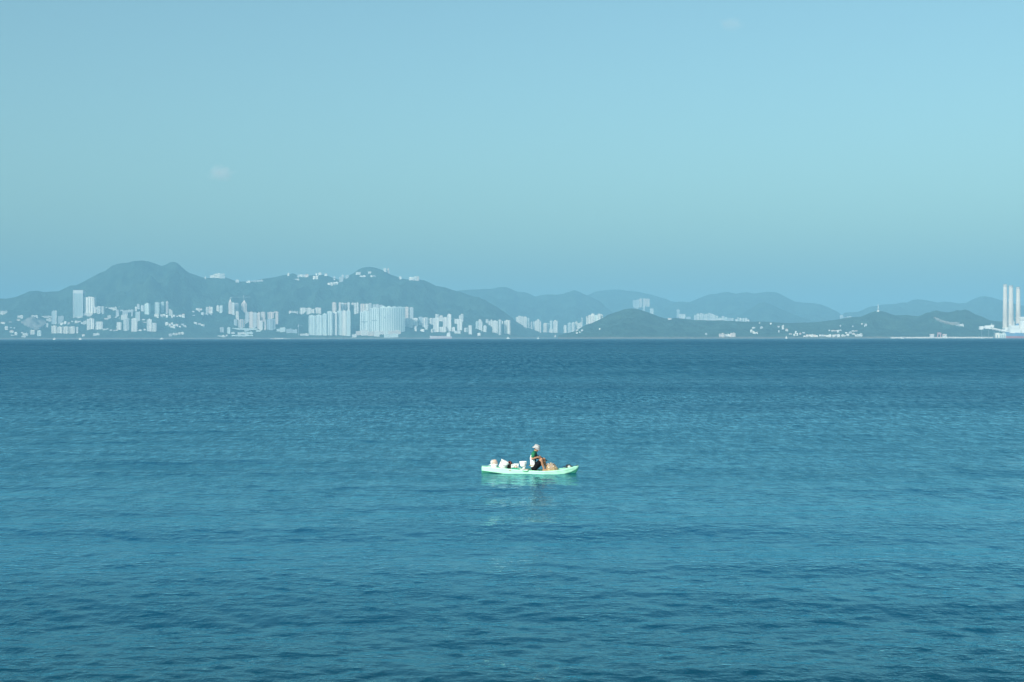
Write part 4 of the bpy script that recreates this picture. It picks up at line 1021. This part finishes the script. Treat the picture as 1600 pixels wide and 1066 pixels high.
def cloud(px, py, wpx, hpx, dens, label, seed):
    y = 21000.0
    c = at(px, py, y)
    s = y / F
    b = MB().ball((0, 0, 0), (wpx * s / 2, wpx * s / 2.5, hpx * s / 2), 28, 18)
    o = b.build('cloud', None)
    o.location = c
    tag(o, label, 'cloud')
    m = bpy.data.materials.new('cloud_vapour'); m.use_nodes = True
    n, l = m.node_tree.nodes, m.node_tree.links
    n.clear()
    v = n.new('ShaderNodeVolumePrincipled')
    v.inputs['Color'].default_value = (0.97, 0.94, 0.95, 1)
    tc = n.new('ShaderNodeTexCoord')
    nz = n.new('ShaderNodeTexNoise'); nz.inputs['Scale'].default_value = 1.0; nz.inputs['Detail'].default_value = 3
    mp = n.new('ShaderNodeMapping'); k = 6.0 / (wpx * s)
    mp.inputs['Scale'].default_value = (k, k, k * 1.2); mp.inputs['Location'].default_value = (seed, seed * 2, 0)
    l.new(tc.outputs['Object'], mp.inputs[0]); l.new(mp.outputs[0], nz.inputs[0])
    gr = n.new('ShaderNodeMapping'); gr.inputs['Scale'].default_value = (2 / (wpx * s), 2.5 / (wpx * s), 2 / (hpx * s))
    l.new(tc.outputs['Object'], gr.inputs[0])
    sp = n.new('ShaderNodeTexGradient'); sp.gradient_type = 'SPHERICAL'
    l.new(gr.outputs[0], sp.inputs[0])
    ad = n.new('ShaderNodeMath'); ad.operation = 'ADD'
    l.new(nz.outputs[0], ad.inputs[0]); l.new(sp.outputs[0], ad.inputs[1])
    mr = n.new('ShaderNodeMapRange')
    for i, val in zip((1, 2, 3, 4), (0.80, 1.30, 0.0, dens)): mr.inputs[i].default_value = val
    l.new(ad.outputs[0], mr.inputs[0])
    l.new(mr.outputs[0], v.inputs['Density'])
    out = n.new('ShaderNodeOutputMaterial')
    l.new(v.outputs[0], out.inputs['Volume'])
    o.data.materials.append(m)
cloud(345, 271, 66, 40, 0.0030, 'small faint pinkish cloud above the two-peaked ridge', 3.1)
cloud(1142, 38, 60, 34, 0.0011, 'barely visible wisp of cloud at the top of the sky', 8.4)
# ------------------------------------------------------------------ kayak and what it carries
KD = -CAM_H / ray(828.5, 738.6).z
KORG = at(828.5, 742.0, KD)
KYAW = math.radians(-3)
MINT = mat('mint_plastic', (0.42, 0.79, 0.57), 0.42, 0.12, 6.0, spec=0.45, bump=0.002)
DEEP_MINT = mat('deep_green_plastic', (0.03, 0.30, 0.14), 0.4, 0.1, 8.0)
BLACK = mat('black_plastic', (0.014, 0.014, 0.016), 0.55, 0.2, 12.0)
BLACK_CLOTH = mat('black_cloth', (0.008, 0.008, 0.010), 0.95, 0.3, 14.0, spec=0.1, bump=0.01)
WHITE_PL = mat('white_plastic', (0.84, 0.84, 0.83), 0.42, 0.05, 10.0)
GREY_PL = mat('grey_cloth', (0.50, 0.49, 0.48), 0.8, 0.15, 14.0, bump=0.006)
TAN = mat('tan_net_twine', (0.42, 0.29, 0.17), 0.9, 0.35, 30.0, bump=0.02)
PINK_TAN = mat('faded_pink_cloth', (0.56, 0.42, 0.35), 0.9, 0.2, 18.0, bump=0.01)
BROWN = mat('red_brown_lid', (0.30, 0.09, 0.07), 0.5, 0.15, 10.0)
SKIN = mat('tan_skin', (0.42, 0.21, 0.12), 0.55, 0.08, 20.0)  # one even tan colour for all the skin
DARK_HAIR = mat('dark_hair', (0.02, 0.016, 0.014), 0.7)

def interp(x, tab):
    xs = [t[0] for t in tab]; ys = [t[1] for t in tab]
    return float(np.interp(x, xs, ys))
SHEER = [(-1.65, 0.290), (-1.1, 0.268), (-0.5, 0.215), (0.0, 0.182), (0.45, 0.166), (0.8, 0.18), (1.1, 0.215), (1.4, 0.262), (1.65, 0.312)]
HALF = [(-1.65, 0.17), (-1.5, 0.235), (-1.2, 0.31), (-0.7, 0.365), (0.0, 0.385), (0.5, 0.37), (0.9, 0.315), (1.2, 0.235), (1.45, 0.135), (1.58, 0.07), (1.65, 0.018)]
CHINE = [(-1.65, 0.15), (-1.4, 0.125), (-1.06, 0.082), (-0.7, 0.03), (-0.4, 0.0), (0.8, 0.0), (1.1, 0.04), (1.29, 0.082), (1.45, 0.135), (1.58, 0.205), (1.65, 0.285)]
KEEL = [(-1.65, 0.04), (-1.4, -0.02), (-0.8, -0.07), (0.9, -0.07), (1.3, -0.04), (1.5, 0.03), (1.6, 0.12), (1.65, 0.26)]
FLOOR = [(-1.65, 0.004), (-1.5, 0.004), (-1.42, -0.075), (-0.1, -0.08), (-0.02, -0.05), (0.02, -0.06), (0.95, -0.05), (1.02, -0.02), (1.12, 0.012), (1.65, 0.01)]
kayak = empty('kayak', KORG, KYAW)
tag(kayak, 'mint green sit-on-top kayak carrying a seated person and fishing gear', 'kayak')
def hull_section(x):
    w, g, c, k = interp(x, HALF), interp(x, SHEER), interp(x, CHINE), interp(x, KEEL)
    f = g + interp(x, FLOOR)
    half = [(0.0, k), (0.22 * w, k + 0.005), (0.55 * w, k + (c - k) * 0.45), (0.80 * w, c - 0.012), (0.965 * w, c + 0.004), (0.985 * w, c + 0.02), (0.99 * w, c + (g - c) * 0.5), (w, g - 0.03), (0.985 * w, g - 0.006), (0.955 * w, g), (0.90 * w, g - 0.004), (0.86 * w, g + (f - g) * 0.55), (0.80 * w, f), (0.4 * w, f), (0.0, f)]
    right = [(x, -y, z) for y, z in half]
    left = [(x, y, z) for y, z in half[-2:0:-1]]
    return right + left
xs = [-1.65 + 3.3 * i / 78 for i in range(79)]
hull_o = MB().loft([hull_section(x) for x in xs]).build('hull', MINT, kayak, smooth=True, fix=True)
hull_o.data.materials.append(mat('lower_hull_shade', (0.13, 0.58, 0.34), 0.42, 0.12, 6.0, spec=0.45))
for p_ in hull_o.data.polygons:                 # shade under the chine painted as a deeper green
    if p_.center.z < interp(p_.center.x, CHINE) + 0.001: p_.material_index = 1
# moulded rub strip along each side, bow and stern toggles, side handles, scupper plugs, seat, foot brace
for s in (-1, 1):
    MB().tube([(x, s * (interp(x, HALF) + 0.004), interp(x, SHEER) - 0.045) for x in [-1.55 + 3.0 * i / 40 for i in range(41)]], 0.009, 6).build('rub_strip', MINT, kayak, smooth=True)
    hx = -0.14
    MB().tube([(hx - 0.10, s * (interp(hx, HALF) + 0.004), interp(hx, SHEER) - 0.015), (hx - 0.05, s * (interp(hx, HALF) + 0.028), interp(hx, SHEER) - 0.04), (hx + 0.05, s * (interp(hx, HALF) + 0.028), interp(hx, SHEER) - 0.04), (hx + 0.10, s * (interp(hx, HALF) + 0.004), interp(hx, SHEER) - 0.015)], 0.012, 8).build('carry_handle', DEEP_MINT, kayak, smooth=True)
    px_ = -0.67
    MB().box(px_ - 0.025, px_ + 0.025, s * interp(px_, HALF) - 0.012, s * interp(px_, HALF) + 0.012, interp(px_, SHEER) - 0.065, interp(px_, SHEER) - 0.03).build('paddle_keeper', BROWN, kayak)
MB().tube([(1.55, 0, 0.315), (1.60, 0, 0.34), (1.64, 0, 0.325)], 0.012, 8).build('bow_toggle', BLACK, kayak)
MB().tube([(-1.63, -0.05, 0.27), (-1.67, 0, 0.27), (-1.63, 0.05, 0.27)], 0.012, 8).build('stern_toggle', BLACK, kayak)
MB().box(-1.668, -1.645, -0.02, 0.02, -0.03, 0.03).build('drain_plug', BLACK, kayak)
MB().loft([[(-0.02, -0.2, 0.10), (0.36, -0.2, 0.105), (0.36, 0.2, 0.105), (-0.02, 0.2, 0.10)], [(-0.04, -0.21, 0.145), (0.36, -0.2, 0.13), (0.36, 0.2, 0.13), (-0.04, 0.21, 0.145)]]).build('seat_pad', BLACK_CLOTH, kayak)
MB().lathe([(0.075, 0.27), (0.08, 0.278), (0.06, 0.284), (0.0, 0.286)], 20, cx=1.18).build('hatch_cover', BLACK, kayak, smooth=True)
for x in (0.72, -0.3):
    MB().lathe([(0.016, interp(x, SHEER) - 0.09), (0.016, interp(x, SHEER) - 0.045)], 10, cx=x, cy=0.2).build('scupper_plug', DEEP_MINT, kayak)

def on_kayak(name, x, y, z, label, cat, rotz=0.0):
    """a thing of its own that rests in the kayak"""
    M_ = Matrix.Rotation(KYAW, 3, 'Z')
    o = empty(name, KORG + M_ @ Vector((x, y, z)), KYAW + rotz)
    tag(o, label, cat)
    return o
def bucket_parts(root, r0, r1, h, wall_m, rim_m, n=28, tilt=None):
    R = tilt or Matrix.Identity(3)
    def L(prof):
        return [[tuple(R @ Vector((r * math.cos(2 * math.pi * j / n), r * math.sin(2 * math.pi * j / n), z))) for j in range(n)] for r, z in prof]
    MB().loft(L([(r0, 0), (r0 + (r1 - r0) * 0.5, h * 0.5), (r1, h), (r1 - 0.008, h), (r0 + (r1 - r0) * 0.5 - 0.008, h * 0.5), (r0 - 0.008, 0.012)])).build('wall', wall_m, root, smooth=True)
    MB().loft(L([(r1 + 0.003, h - 0.035), (r1 + 0.011, h - 0.03), (r1 + 0.011, h + 0.002), (r1 - 0.004, h + 0.006)]), False, False).build('rim', rim_m, root, smooth=True)
    return L
def lump(root, name, c, r, m, seed, amp=0.22, n=26, freq=2.2, flat=None):
    b = MB().ball((0, 0, 0), 1.0, n, n * 2 // 3)
    out = []
    for p in b.v:
        q = Vector(p)
        d = 1 + amp * mnoise.fractal(q * freq + Vector((seed, seed * 1.7, 0)), 0.8, 2.0, 4)
        v = Vector((c[0] + r[0] * q.x * d, c[1] + r[1] * q.y * d, c[2] + r[2] * q.z * d))
        if flat is not None and v.z < flat: v.z = flat
        out.append(v)
    b.v = [tuple(v) for v in out]
    return b.build(name, m, root, smooth=True)

# white bucket at the stern with a bundle of pinkish net in it
b1 = on_kayak('bucket', -1.235, 0.0, 0.198, 'small white bucket at the stern filled with a pinkish net bundle', 'bucket')
bucket_parts(b1, 0.095, 0.118, 0.17, WHITE_PL, WHITE_PL)
lump(b1, 'net_bundle', (0.01, 0, 0.205), (0.108, 0.105, 0.115), PINK_TAN, 2.0, 0.18)
lump(b1, 'plastic_bag', (-0.055, -0.02, 0.23), (0.065, 0.075, 0.075), GREY_PL, 5.0, 0.25)
MB().tube([(-0.11, -0.06, 0.16), (-0.17, -0.05, 0.13), (-0.19, 0, 0.09), (-0.17, 0.05, 0.13), (-0.11, 0.06, 0.16)], 0.007, 6).build('handle', WHITE_PL, b1, smooth=True)
# large white bucket leaning over
b2 = on_kayak('bucket', -0.975, -0.02, 0.225, 'large white bucket leaning sideways with a red-brown opening', 'bucket')
TILT = Matrix.Rotation(math.radians(31), 3, 'Y')
L2 = bucket_parts(b2, 0.128, 0.158, 0.27, WHITE_PL, WHITE_PL, tilt=TILT)
MB().loft(L2([(0.149, 0.215), (0.10, 0.232), (0.02, 0.238)])).build('contents', BROWN, b2, smooth=True)
MB().tube([tuple(TILT @ Vector((0.166 * math.cos(a), 0.166 * math.sin(a), 0.255 - 0.13 * math.sin(a) ** 2))) for a in [math.pi * (1.0 + i / 12) for i in range(13)]], 0.006, 6).build('handle', BLACK, b2)
# black bag squeezed behind it
b3 = on_kayak('bag', -0.70, 0.02, 0.15, 'lumpy black bag between the leaning bucket and the green crate', 'bag')
lump(b3, 'body', (0, 0, 0.15), (0.085, 0.13, 0.165), BLACK_CLOTH, 8.0, 0.28, flat=0.0)
MB().tube([(-0.05, -0.10, 0.25), (-0.02, -0.11, 0.31), (0.03, -0.10, 0.30), (0.05, -0.11, 0.22)], 0.012, 6).build('strap', BROWN, b3)
MB().tube([(-0.10, -0.12, 0.04), (-0.05, -0.16, 0.085), (0.03, -0.16, 0.08), (0.07, -0.13, 0.03)], 0.014, 6).build('buckle_strap', BLACK, b3)
# crate with green base and clear sides, heaped with white floats
b4 = on_kayak('crate', -0.525, 0.0, 0.146, 'low green crate heaped with pale floats', 'crate')
MB().box(-0.118, 0.118, -0.17, 0.17, 0, 0.09).build('base', mat('green_crate_plastic', (0.02, 0.32, 0.20), 0.45), b4)
for sx in (-1, 1):
    for sy in (-1, 1):
        MB().box(sx * 0.112 - 0.008, sx * 0.112 + 0.008, sy * 0.162 - 0.008, sy * 0.162 + 0.008, 0.09, 0.215).build('corner_post', WHITE_PL, b4)
for sy in (-1, 1):
    MB().box(-0.12, 0.12, sy * 0.165 - 0.006, sy * 0.165 + 0.006, 0.205, 0.222).build('top_rail', WHITE_PL, b4)
for i, (x, y, z, r, m_) in enumerate(((-0.06, -0.09, 0.14, 0.05, WHITE_PL), (0.04, -0.10, 0.135, 0.048, PINK_TAN), (-0.02, 0.02, 0.16, 0.055, PINK_TAN), (0.06, 0.06, 0.145, 0.05, WHITE_PL), (-0.07, 0.09, 0.14, 0.05, WHITE_PL), (0.0, -0.03, 0.19, 0.042, WHITE_PL))):
    MB().ball((x, y, z), (r * 1.15, r, r), 14, 10).build('float', m_, b4, smooth=True)
# white flared tub on a foot
b5 = on_kayak('tub', -0.245, 0.0, 0.122, 'white plastic tub with a flared rim just behind the person', 'tub')
MB().lathe([(0.075, 0.15), (0.098, 0.19), (0.122, 0.28), (0.128, 0.325), (0.132, 0.332), (0.124, 0.334), (0.112, 0.29), (0.08, 0.21)], 28).build('bowl', WHITE_PL, b5, smooth=True)
MB().lathe([(0.058, 0.0), (0.05, 0.05), (0.045, 0.12), (0.07, 0.165)], 20, cx=0.03).build('foot', WHITE_PL, b5, smooth=True)
b6 = on_kayak('rag', -0.25, -0.2, 0.12, 'crumpled grey rag beside the foot of the flared tub', 'rag')
lump(b6, 'folds', (0, 0, 0.05), (0.09, 0.06, 0.055), GREY_PL, 11.0, 0.4, flat=0.0)
lump(b6, 'pink_fold', (0.13, 0.02, 0.04), (0.07, 0.05, 0.045), PINK_TAN, 13.0, 0.4, flat=0.0)
# fishing net heaped in front of the feet
b7 = on_kayak('fishing_net', 0.735, 0.0, 0.118, 'heap of tan fishing net piled in front of the feet', 'net')
def net_heap():
    n, m_ = 46, 18
    rings = []
    for i in range(m_ + 1):
        t = i / m_
        ring = []
        for j in range(n):
            a = 2 * math.pi * j / n
            r = math.cos(t * math.pi / 2) ** 0.75
            d = 1 + 0.16 * mnoise.fractal(Vector((math.cos(a) * 1.6, math.sin(a) * 1.6, t * 2.2 + 4)), 0.7, 2.1, 5)
            fold = 1 + 0.05 * math.sin(a * 11 + 5 * t)
            z = 0.25 * math.sin(t * math.pi / 2) ** 0.9 * (1 + 0.14 * mnoise.noise(Vector((math.cos(a) * 2.4, math.sin(a) * 2.4, t * 3))))
            ring.append((0.215 * r * math.cos(a) * d * fold - 0.045 * t, 0.20 * r * math.sin(a) * d * fold, z))
        rings.append(ring)
    MB().loft(rings).build('net_mass', TAN, b7, smooth=True)
net_heap()
for k in range(9):
    a0 = k * 0.7
    pts = []
    for i in range(14):
        t = i / 13
        a = a0 + t * 2.6
        rr = 0.21 - 0.12 * abs(math.sin(t * 3 + k))
        zz = 0.292 * math.sin((1 - rr / 0.222) ** 0.6 * math.pi / 2) + 0.012
        pts.append((rr * math.cos(a) - 0.045 * zz / 0.28, rr * 0.93 * math.sin(a), zz))
    MB().tube(pts, 0.0065, 5).build('rope', PINK_TAN if k % 3 else GREY_PL, b7, smooth=True)
for k, (x, y, z) in enumerate(((0.06, -0.13, 0.19), (-0.10, -0.15, 0.15), (0.13, -0.09, 0.13), (-0.03, -0.06, 0.285))):
    MB().ball((x, y, z), (0.03, 0.022, 0.022), 10, 8).build('float', mat('pale_float', (0.70, 0.62, 0.50), 0.6), b7, smooth=True)
# black bag on the bow deck
b8 = on_kayak('deck_bag', 1.30, 0.0, 0.247, 'small black and grey bag lying on the bow deck', 'bag')
MB().loft([[(-0.09, -0.10, 0), (-0.04, -0.10, 0), (-0.04, 0.10, 0), (-0.09, 0.10, 0)], [(-0.075, -0.09, 0.10), (-0.03, -0.09, 0.10), (-0.03, 0.09, 0.10), (-0.075, 0.09, 0.10)]]).build('flap', BLACK, b8)
lump(b8, 'body', (0.03, 0, 0.045), (0.075, 0.10, 0.055), GREY_PL, 17.0, 0.18, flat=0.002)
MB().tube([(-0.04, -0.09, 0.10), (0.04, -0.095, 0.105), (0.10, -0.09, 0.06), (0.15, -0.06, 0.035)], 0.014, 7).build('strap', BLACK, b8)

# ------------------------------------------------------------------ the person
person = on_kayak('person', 0, 0, 0, 'person in a pale sun hat and white and green shirt seated on the kayak', 'person')
def capsule(b, p, r0, q, r1, n=14, sy=1.0):
    p, q = Vector(p), Vector(q)
    d = q - p
    L_ = d.length
    t = d / L_ if L_ > 1e-6 else Vector((0, 0, 1))
    ref = Vector((0, 1, 0)) if abs(t.y) < 0.9 else Vector((1, 0, 0))
    a = (ref - t * ref.dot(t)).normalized(); c = t.cross(a)
    rings = []
    for i in range(6):
        th = math.pi / 2 * (1 - i / 5.0) * 0.985
        rings.append((p - t * r0 * math.sin(th), r0 * math.cos(th)))
    for i in range(6):
        th = math.pi / 2 * (i / 5.0) * 0.985
        rings.append((q + t * r1 * math.sin(th), r1 * math.cos(th)))
    b.loft([[o + (a * math.cos(2 * math.pi * j / n) * sy + c * math.sin(2 * math.pi * j / n)) * r for j in range(n)] for o, r in rings])
def limb(b, pts):
    for (p, r), (q, s) in zip(pts, pts[1:]): capsule(b, p, r, q, s)
def remesh(b, name, m, voxel, smooth=4, parent=None):
    me = b.mesh(name)
    bm = bmesh.new(); bm.from_mesh(me); bmesh.ops.recalc_face_normals(bm, faces=bm.faces); bm.to_mesh(me); bm.free()
    tmp = bpy.data.objects.new('tmp', me)
    COL.objects.link(tmp)
    md = tmp.modifiers.new('r', 'REMESH'); md.mode = 'VOXEL'; md.voxel_size = voxel
    sm = tmp.modifiers.new('s', 'SMOOTH'); sm.factor = 0.5; sm.iterations = smooth
    dg = bpy.context.evaluated_depsgraph_get()
    out = bpy.data.meshes.new_from_object(tmp.evaluated_get(dg))
    bpy.data.objects.remove(tmp)
    out.name = name
    out.polygons.foreach_set('use_smooth', [True] * len(out.polygons))
    out.materials.clear(); out.materials.append(m)
    return link(name, out, parent)

NEAR = dict(hip=(0.15, -0.10, 0.235), knee=(0.385, -0.17, 0.535), ankle=(0.475, -0.14, 0.205))
FAR_ = dict(hip=(0.15, 0.10, 0.235), knee=(0.47, 0.13, 0.495), ankle=(0.555, 0.11, 0.205))
ROD0, ROD1 = Vector((0.245, -0.215, 0.69)), Vector((0.98, 0.16, 0.27))
def rod(t): return ROD0.lerp(ROD1, t)
RH, LH = rod(0.13), rod(0.33)
SH = {-1: (0.125, -0.165, 0.745), 1: (0.15, 0.165, 0.74)}
ELB = {-1: (0.075, -0.235, 0.565), 1: (0.21, 0.235, 0.555)}
def hand(b, at_, wrist, s):
    """palm beside the rod, four unequal fingers curled round it and a thumb from the side of the palm"""
    ax = (ROD1 - ROD0).normalized()
    w = Vector(wrist)
    fwd = (at_ - w); fwd -= ax * fwd.dot(ax); fwd.normalize()
    up = ax.cross(fwd).normalized()
    if up.z < 0: up = -up
    palm = at_ - fwd * 0.028
    capsule(b, w, 0.026, palm - fwd * 0.02, 0.028)
    for k in (-1.2, -0.4, 0.4, 1.2):
        capsule(b, palm - fwd * 0.035 + ax * k * 0.012, 0.015, palm + ax * k * 0.017 + up * 0.008, 0.013, 10)
    for k, ln in zip((-1.5, -0.5, 0.5, 1.5), (0.82, 1.0, 0.95, 0.75)):
        base = palm + ax * k * 0.0175 + up * 0.012
        p1 = base + (fwd * 0.030 + up * 0.014) * ln
        p2 = at_ + fwd * 0.024 * ln + ax * k * 0.0185 - up * 0.008
        p3 = at_ + fwd * 0.004 + ax * k * 0.0185 - up * 0.024 * ln
        limb(b, [(base, 0.0095), (p1, 0.009), (p2, 0.0085), (p3, 0.0075)])
    t0 = palm - fwd * 0.015 - ax * 0.028 - up * 0.004
    limb(b, [(t0, 0.012), (t0 + fwd * 0.026 - ax * 0.012 - up * 0.012, 0.0105), (at_ + fwd * 0.006 - ax * 0.024 - up * 0.021, 0.0085)])
WR = {-1: tuple(RH + Vector((-0.075, -0.03, -0.015))), 1: tuple(LH + Vector((-0.03, 0.085, 0.005)))}

B = MB()
# trunk, neck, head
for y in (-0.06, 0.06):
    limb(B, [((0.15, y, 0.235), 0.105), ((0.105, y, 0.39), 0.088), ((0.10, y * 1.1, 0.55), 0.098), ((0.125, y * 1.2, 0.68), 0.088), ((0.14, y * 0.9, 0.745), 0.06)])
limb(B, [((0.14, 0, 0.74), 0.062), ((0.175, 0, 0.815), 0.05), ((0.205, 0, 0.86), 0.05)])
HC_ = Vector((0.228, 0, 0.918)); HROT = Matrix.Rotation(math.radians(22), 3, 'Y')
def hp(x, y, z): return HC_ + HROT @ Vector((x, y, z))
B.ball(hp(-0.012, 0, 0.02), (0.092, 0.074, 0.092), 20, 14, HROT)
B.ball(hp(0.03, 0, -0.045), (0.055, 0.056, 0.07), 16, 12, HROT)
B.ball(hp(0.055, 0, -0.092), (0.026, 0.03, 0.024), 12, 8, HROT)
limb(B, [(hp(0.078, 0, 0.012), 0.011), (hp(0.10, 0, -0.028), 0.014)])
for s in (-1, 1):
    B.ball(hp(0.0, s * 0.076, -0.015), (0.02, 0.010, 0.033), 10, 8, HROT)
    B.ball(hp(0.062, s * 0.03, 0.018), (0.022, 0.026, 0.010), 10, 8, HROT)
    B.ball(hp(0.052, s * 0.04, -0.03), (0.022, 0.02, 0.02), 10, 8, HROT)
B.ball(hp(0.082, 0, -0.062), (0.012, 0.024, 0.007), 10, 8, HROT)
for s in (-1, 1):
    limb(B, [((0.135, s * 0.09, 0.74), 0.06), (SH[s], 0.056), (tuple((Vector(SH[s]) + Vector(ELB[s])) / 2), 0.046), (ELB[s], 0.037), (tuple((Vector(ELB[s]) * 0.65 + Vector(WR[s]) * 0.35)), 0.037), (WR[s], 0.024)])
    hand(B, RH if s < 0 else LH, WR[s], s)
    Lg = NEAR if s < 0 else FAR_
    k, a = Vector(Lg['knee']), Vector(Lg['ankle'])
    limb(B, [(Lg['hip'], 0.088), (tuple(Vector(Lg['hip']).lerp(k, 0.5)), 0.074), (tuple(k), 0.052)])
    limb(B, [(tuple(k), 0.052), (tuple(k.lerp(a, 0.3) + Vector((-0.012, 0, 0))), 0.050), (tuple(k.lerp(a, 0.7)), 0.036), (tuple(a), 0.031)])
    limb(B, [(tuple(a), 0.031), (tuple(a + Vector((-0.035, 0, -0.035))), 0.028)])
    limb(B, [(tuple(a + Vector((-0.03, 0, -0.035))), 0.028), (tuple(a + Vector((0.06, -0.005, -0.03))), 0.030), (tuple(a + Vector((0.12, -0.008, -0.046))), 0.022)])
    for i in range(5):
        o_ = (i - 2) * 0.0125 * s
        capsule(B, a + Vector((0.115, o_, -0.05)), 0.010, a + Vector((0.152 - abs(i - 1) * 0.006, o_ * 1.15, -0.053)), 0.009 if i else 0.012, 8)
body = remesh(B, 'body', SKIN, 0.0062, 3, person)
# shirt: white back, green shoulders and sleeves, dark front
S_ = MB()
for y in (-0.062, 0.062):
    limb(S_, [((0.125, y, 0.315), 0.112), ((0.10, y, 0.42), 0.100), ((0.095, y * 1.1, 0.56), 0.108), ((0.122, y * 1.2, 0.68), 0.099), ((0.14, y * 0.9, 0.745), 0.070)])
limb(S_, [((0.15, 0, 0.765), 0.070), ((0.168, 0, 0.79), 0.060)])
for s in (-1, 1):
    e = Vector(SH[s]).lerp(Vector(ELB[s]), 0.62)
    limb(S_, [((0.135, s * 0.09, 0.742), 0.072), (SH[s], 0.068), (tuple(e), 0.062)])
shirt = remesh(S_, 'shirt', mat('white_shirt', (0.80, 0.80, 0.78), 0.85, 0.06, 12.0, bump=0.01), 0.009, 3, person)
shirt.data.materials.append(mat('green_shirt', (0.010, 0.16, 0.075), 0.85, 0.1, 12.0))
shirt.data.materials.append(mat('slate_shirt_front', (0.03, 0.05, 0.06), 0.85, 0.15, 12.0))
for p_ in shirt.data.polygons:
    c = p_.center
    if c.z > 0.695 - 0.20 * max(0, abs(c.y) - 0.10) * 5 and (c.z > 0.69 or abs(c.y) > 0.165): p_.material_index = 1
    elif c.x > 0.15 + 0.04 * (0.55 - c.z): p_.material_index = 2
# shorts
T_ = MB()
limb(T_, [((0.14, -0.06, 0.255), 0.118), ((0.14, 0.06, 0.255), 0.118)])
for Lg in (NEAR, FAR_):
    limb(T_, [(Lg['hip'], 0.104), (tuple(Vector(Lg['hip']).lerp(Vector(Lg['knee']), 0.45)), 0.094), (tuple(Vector(Lg['hip']).lerp(Vector(Lg['knee']), 0.72)), 0.080)])
shorts = remesh(T_, 'shorts', BLACK_CLOTH, 0.009, 3, person)
MB().tube([(0.10 + 0.135 * math.sin(a), -0.165 * math.cos(a), 0.345 + 0.03 * math.sin(a)) for a in [math.pi * 2 * i / 28 for i in range(29)]], 0.011, 6).build('belt', mat('ochre_strap', (0.36, 0.24, 0.10), 0.8), person)
# hair and bucket hat
hb = MB(); hb.ball(hp(-0.02, 0, 0.014), (0.094, 0.080, 0.092), 20, 14, HROT)
hair = hb.build('hair', DARK_HAIR, person, smooth=True)
hair_me = hair.data
bmx = bmesh.new(); bmx.from_mesh(hair_me)
inv = HROT.transposed()
bmesh.ops.delete(bmx, geom=[f for f in bmx.faces if (inv @ (f.calc_center_median() - HC_)).x > 0.04], context='FACES')
bmx.to_mesh(hair_me); bmx.free()
hat = empty('hat', (0, 0, 0)); hat.parent = person
HATC = mat('pale_hat_cloth', (0.38, 0.37, 0.37), 0.9, 0.3, 26.0, bump=0.004)
def hat_ring(r, z, n=36, fx=1.0, wob=0.0):
    return [tuple(hp(-0.008 + r * 1.12 * math.cos(2 * math.pi * j / n), r * math.sin(2 * math.pi * j / n), z + wob * math.sin(3 * 2 * math.pi * j / n + 1) - 0.35 * wob * math.cos(2 * math.pi * j / n))) for j in range(n)]
MB().loft([hat_ring(0.090, 0.028), hat_ring(0.089, 0.065), hat_ring(0.080, 0.098), hat_ring(0.055, 0.112), hat_ring(0.01, 0.116)], False, True).build('crown', HATC, hat, smooth=True)
MB().loft([hat_ring(0.089, 0.034), hat_ring(0.108, 0.006, wob=0.006), hat_ring(0.130, -0.036, wob=0.010), hat_ring(0.131, -0.040, wob=0.010), hat_ring(0.106, 0.001, wob=0.006), hat_ring(0.086, 0.029)], False, False).build('brim', HATC, hat, smooth=True)
MB().loft([hat_ring(0.0915, 0.030), hat_ring(0.0925, 0.034), hat_ring(0.0922, 0.052), hat_ring(0.0905, 0.055)], False, False).build('band', GREY_PL, hat, smooth=True)
for s in (-1, 1):
    MB().ball(hp(0.076, s * 0.031, 0.002), (0.008, 0.012, 0.008), 10, 8, HROT).build('eye', BLACK, person, smooth=True)

# the rod in the hands
rd = on_kayak('fishing_rod', 0, 0, 0, 'thin dark rod held in both hands across the knees', 'rod')
MB().tube([rod(-0.02), rod(0.2), rod(0.45)], [0.011, 0.010, 0.008], 8).build('grip', BLACK, rd, smooth=True)
MB().tube([rod(0.45), rod(0.75), rod(1.0)], [0.0065, 0.005, 0.0035], 8).build('shaft', mat('dark_rod', (0.05, 0.06, 0.06), 0.4), rd, smooth=True)
MB().lathe([(0.012, -0.02), (0.02, -0.012), (0.02, 0.012), (0.012, 0.02)], 12, cx=rod(0.42).x, cy=rod(0.42).y).build('reel', BLACK, rd, smooth=True)
for o in rd.children:
    if o.name.startswith('reel'): o.location.z = rod(0.42).z - 0.026
# ------------------------------------------------------------------ haze
def build_haze():
    top = 660.0
    b = MB().box(-24000, 24000, -21500, 24500, -2.2, top)
    o = b.build('haze', None)
    m = bpy.data.materials.new('haze_air')
    m.use_nodes = True
    n, l = m.node_tree.nodes, m.node_tree.links
    n.clear()
    v = n.new('ShaderNodeVolumePrincipled')
    v.inputs['Color'].default_value = HAZE_COLOR
    v.inputs['Density'].default_value = HAZE_DENSITY
    v.inputs['Anisotropy'].default_value = -0.12
    out = n.new('ShaderNodeOutputMaterial')
    l.new(v.outputs[0], out.inputs['Volume'])
    o.data.materials.append(m)
    tag(o, 'pale blue haze lying over the sea and hills', kind='stuff')
build_haze()
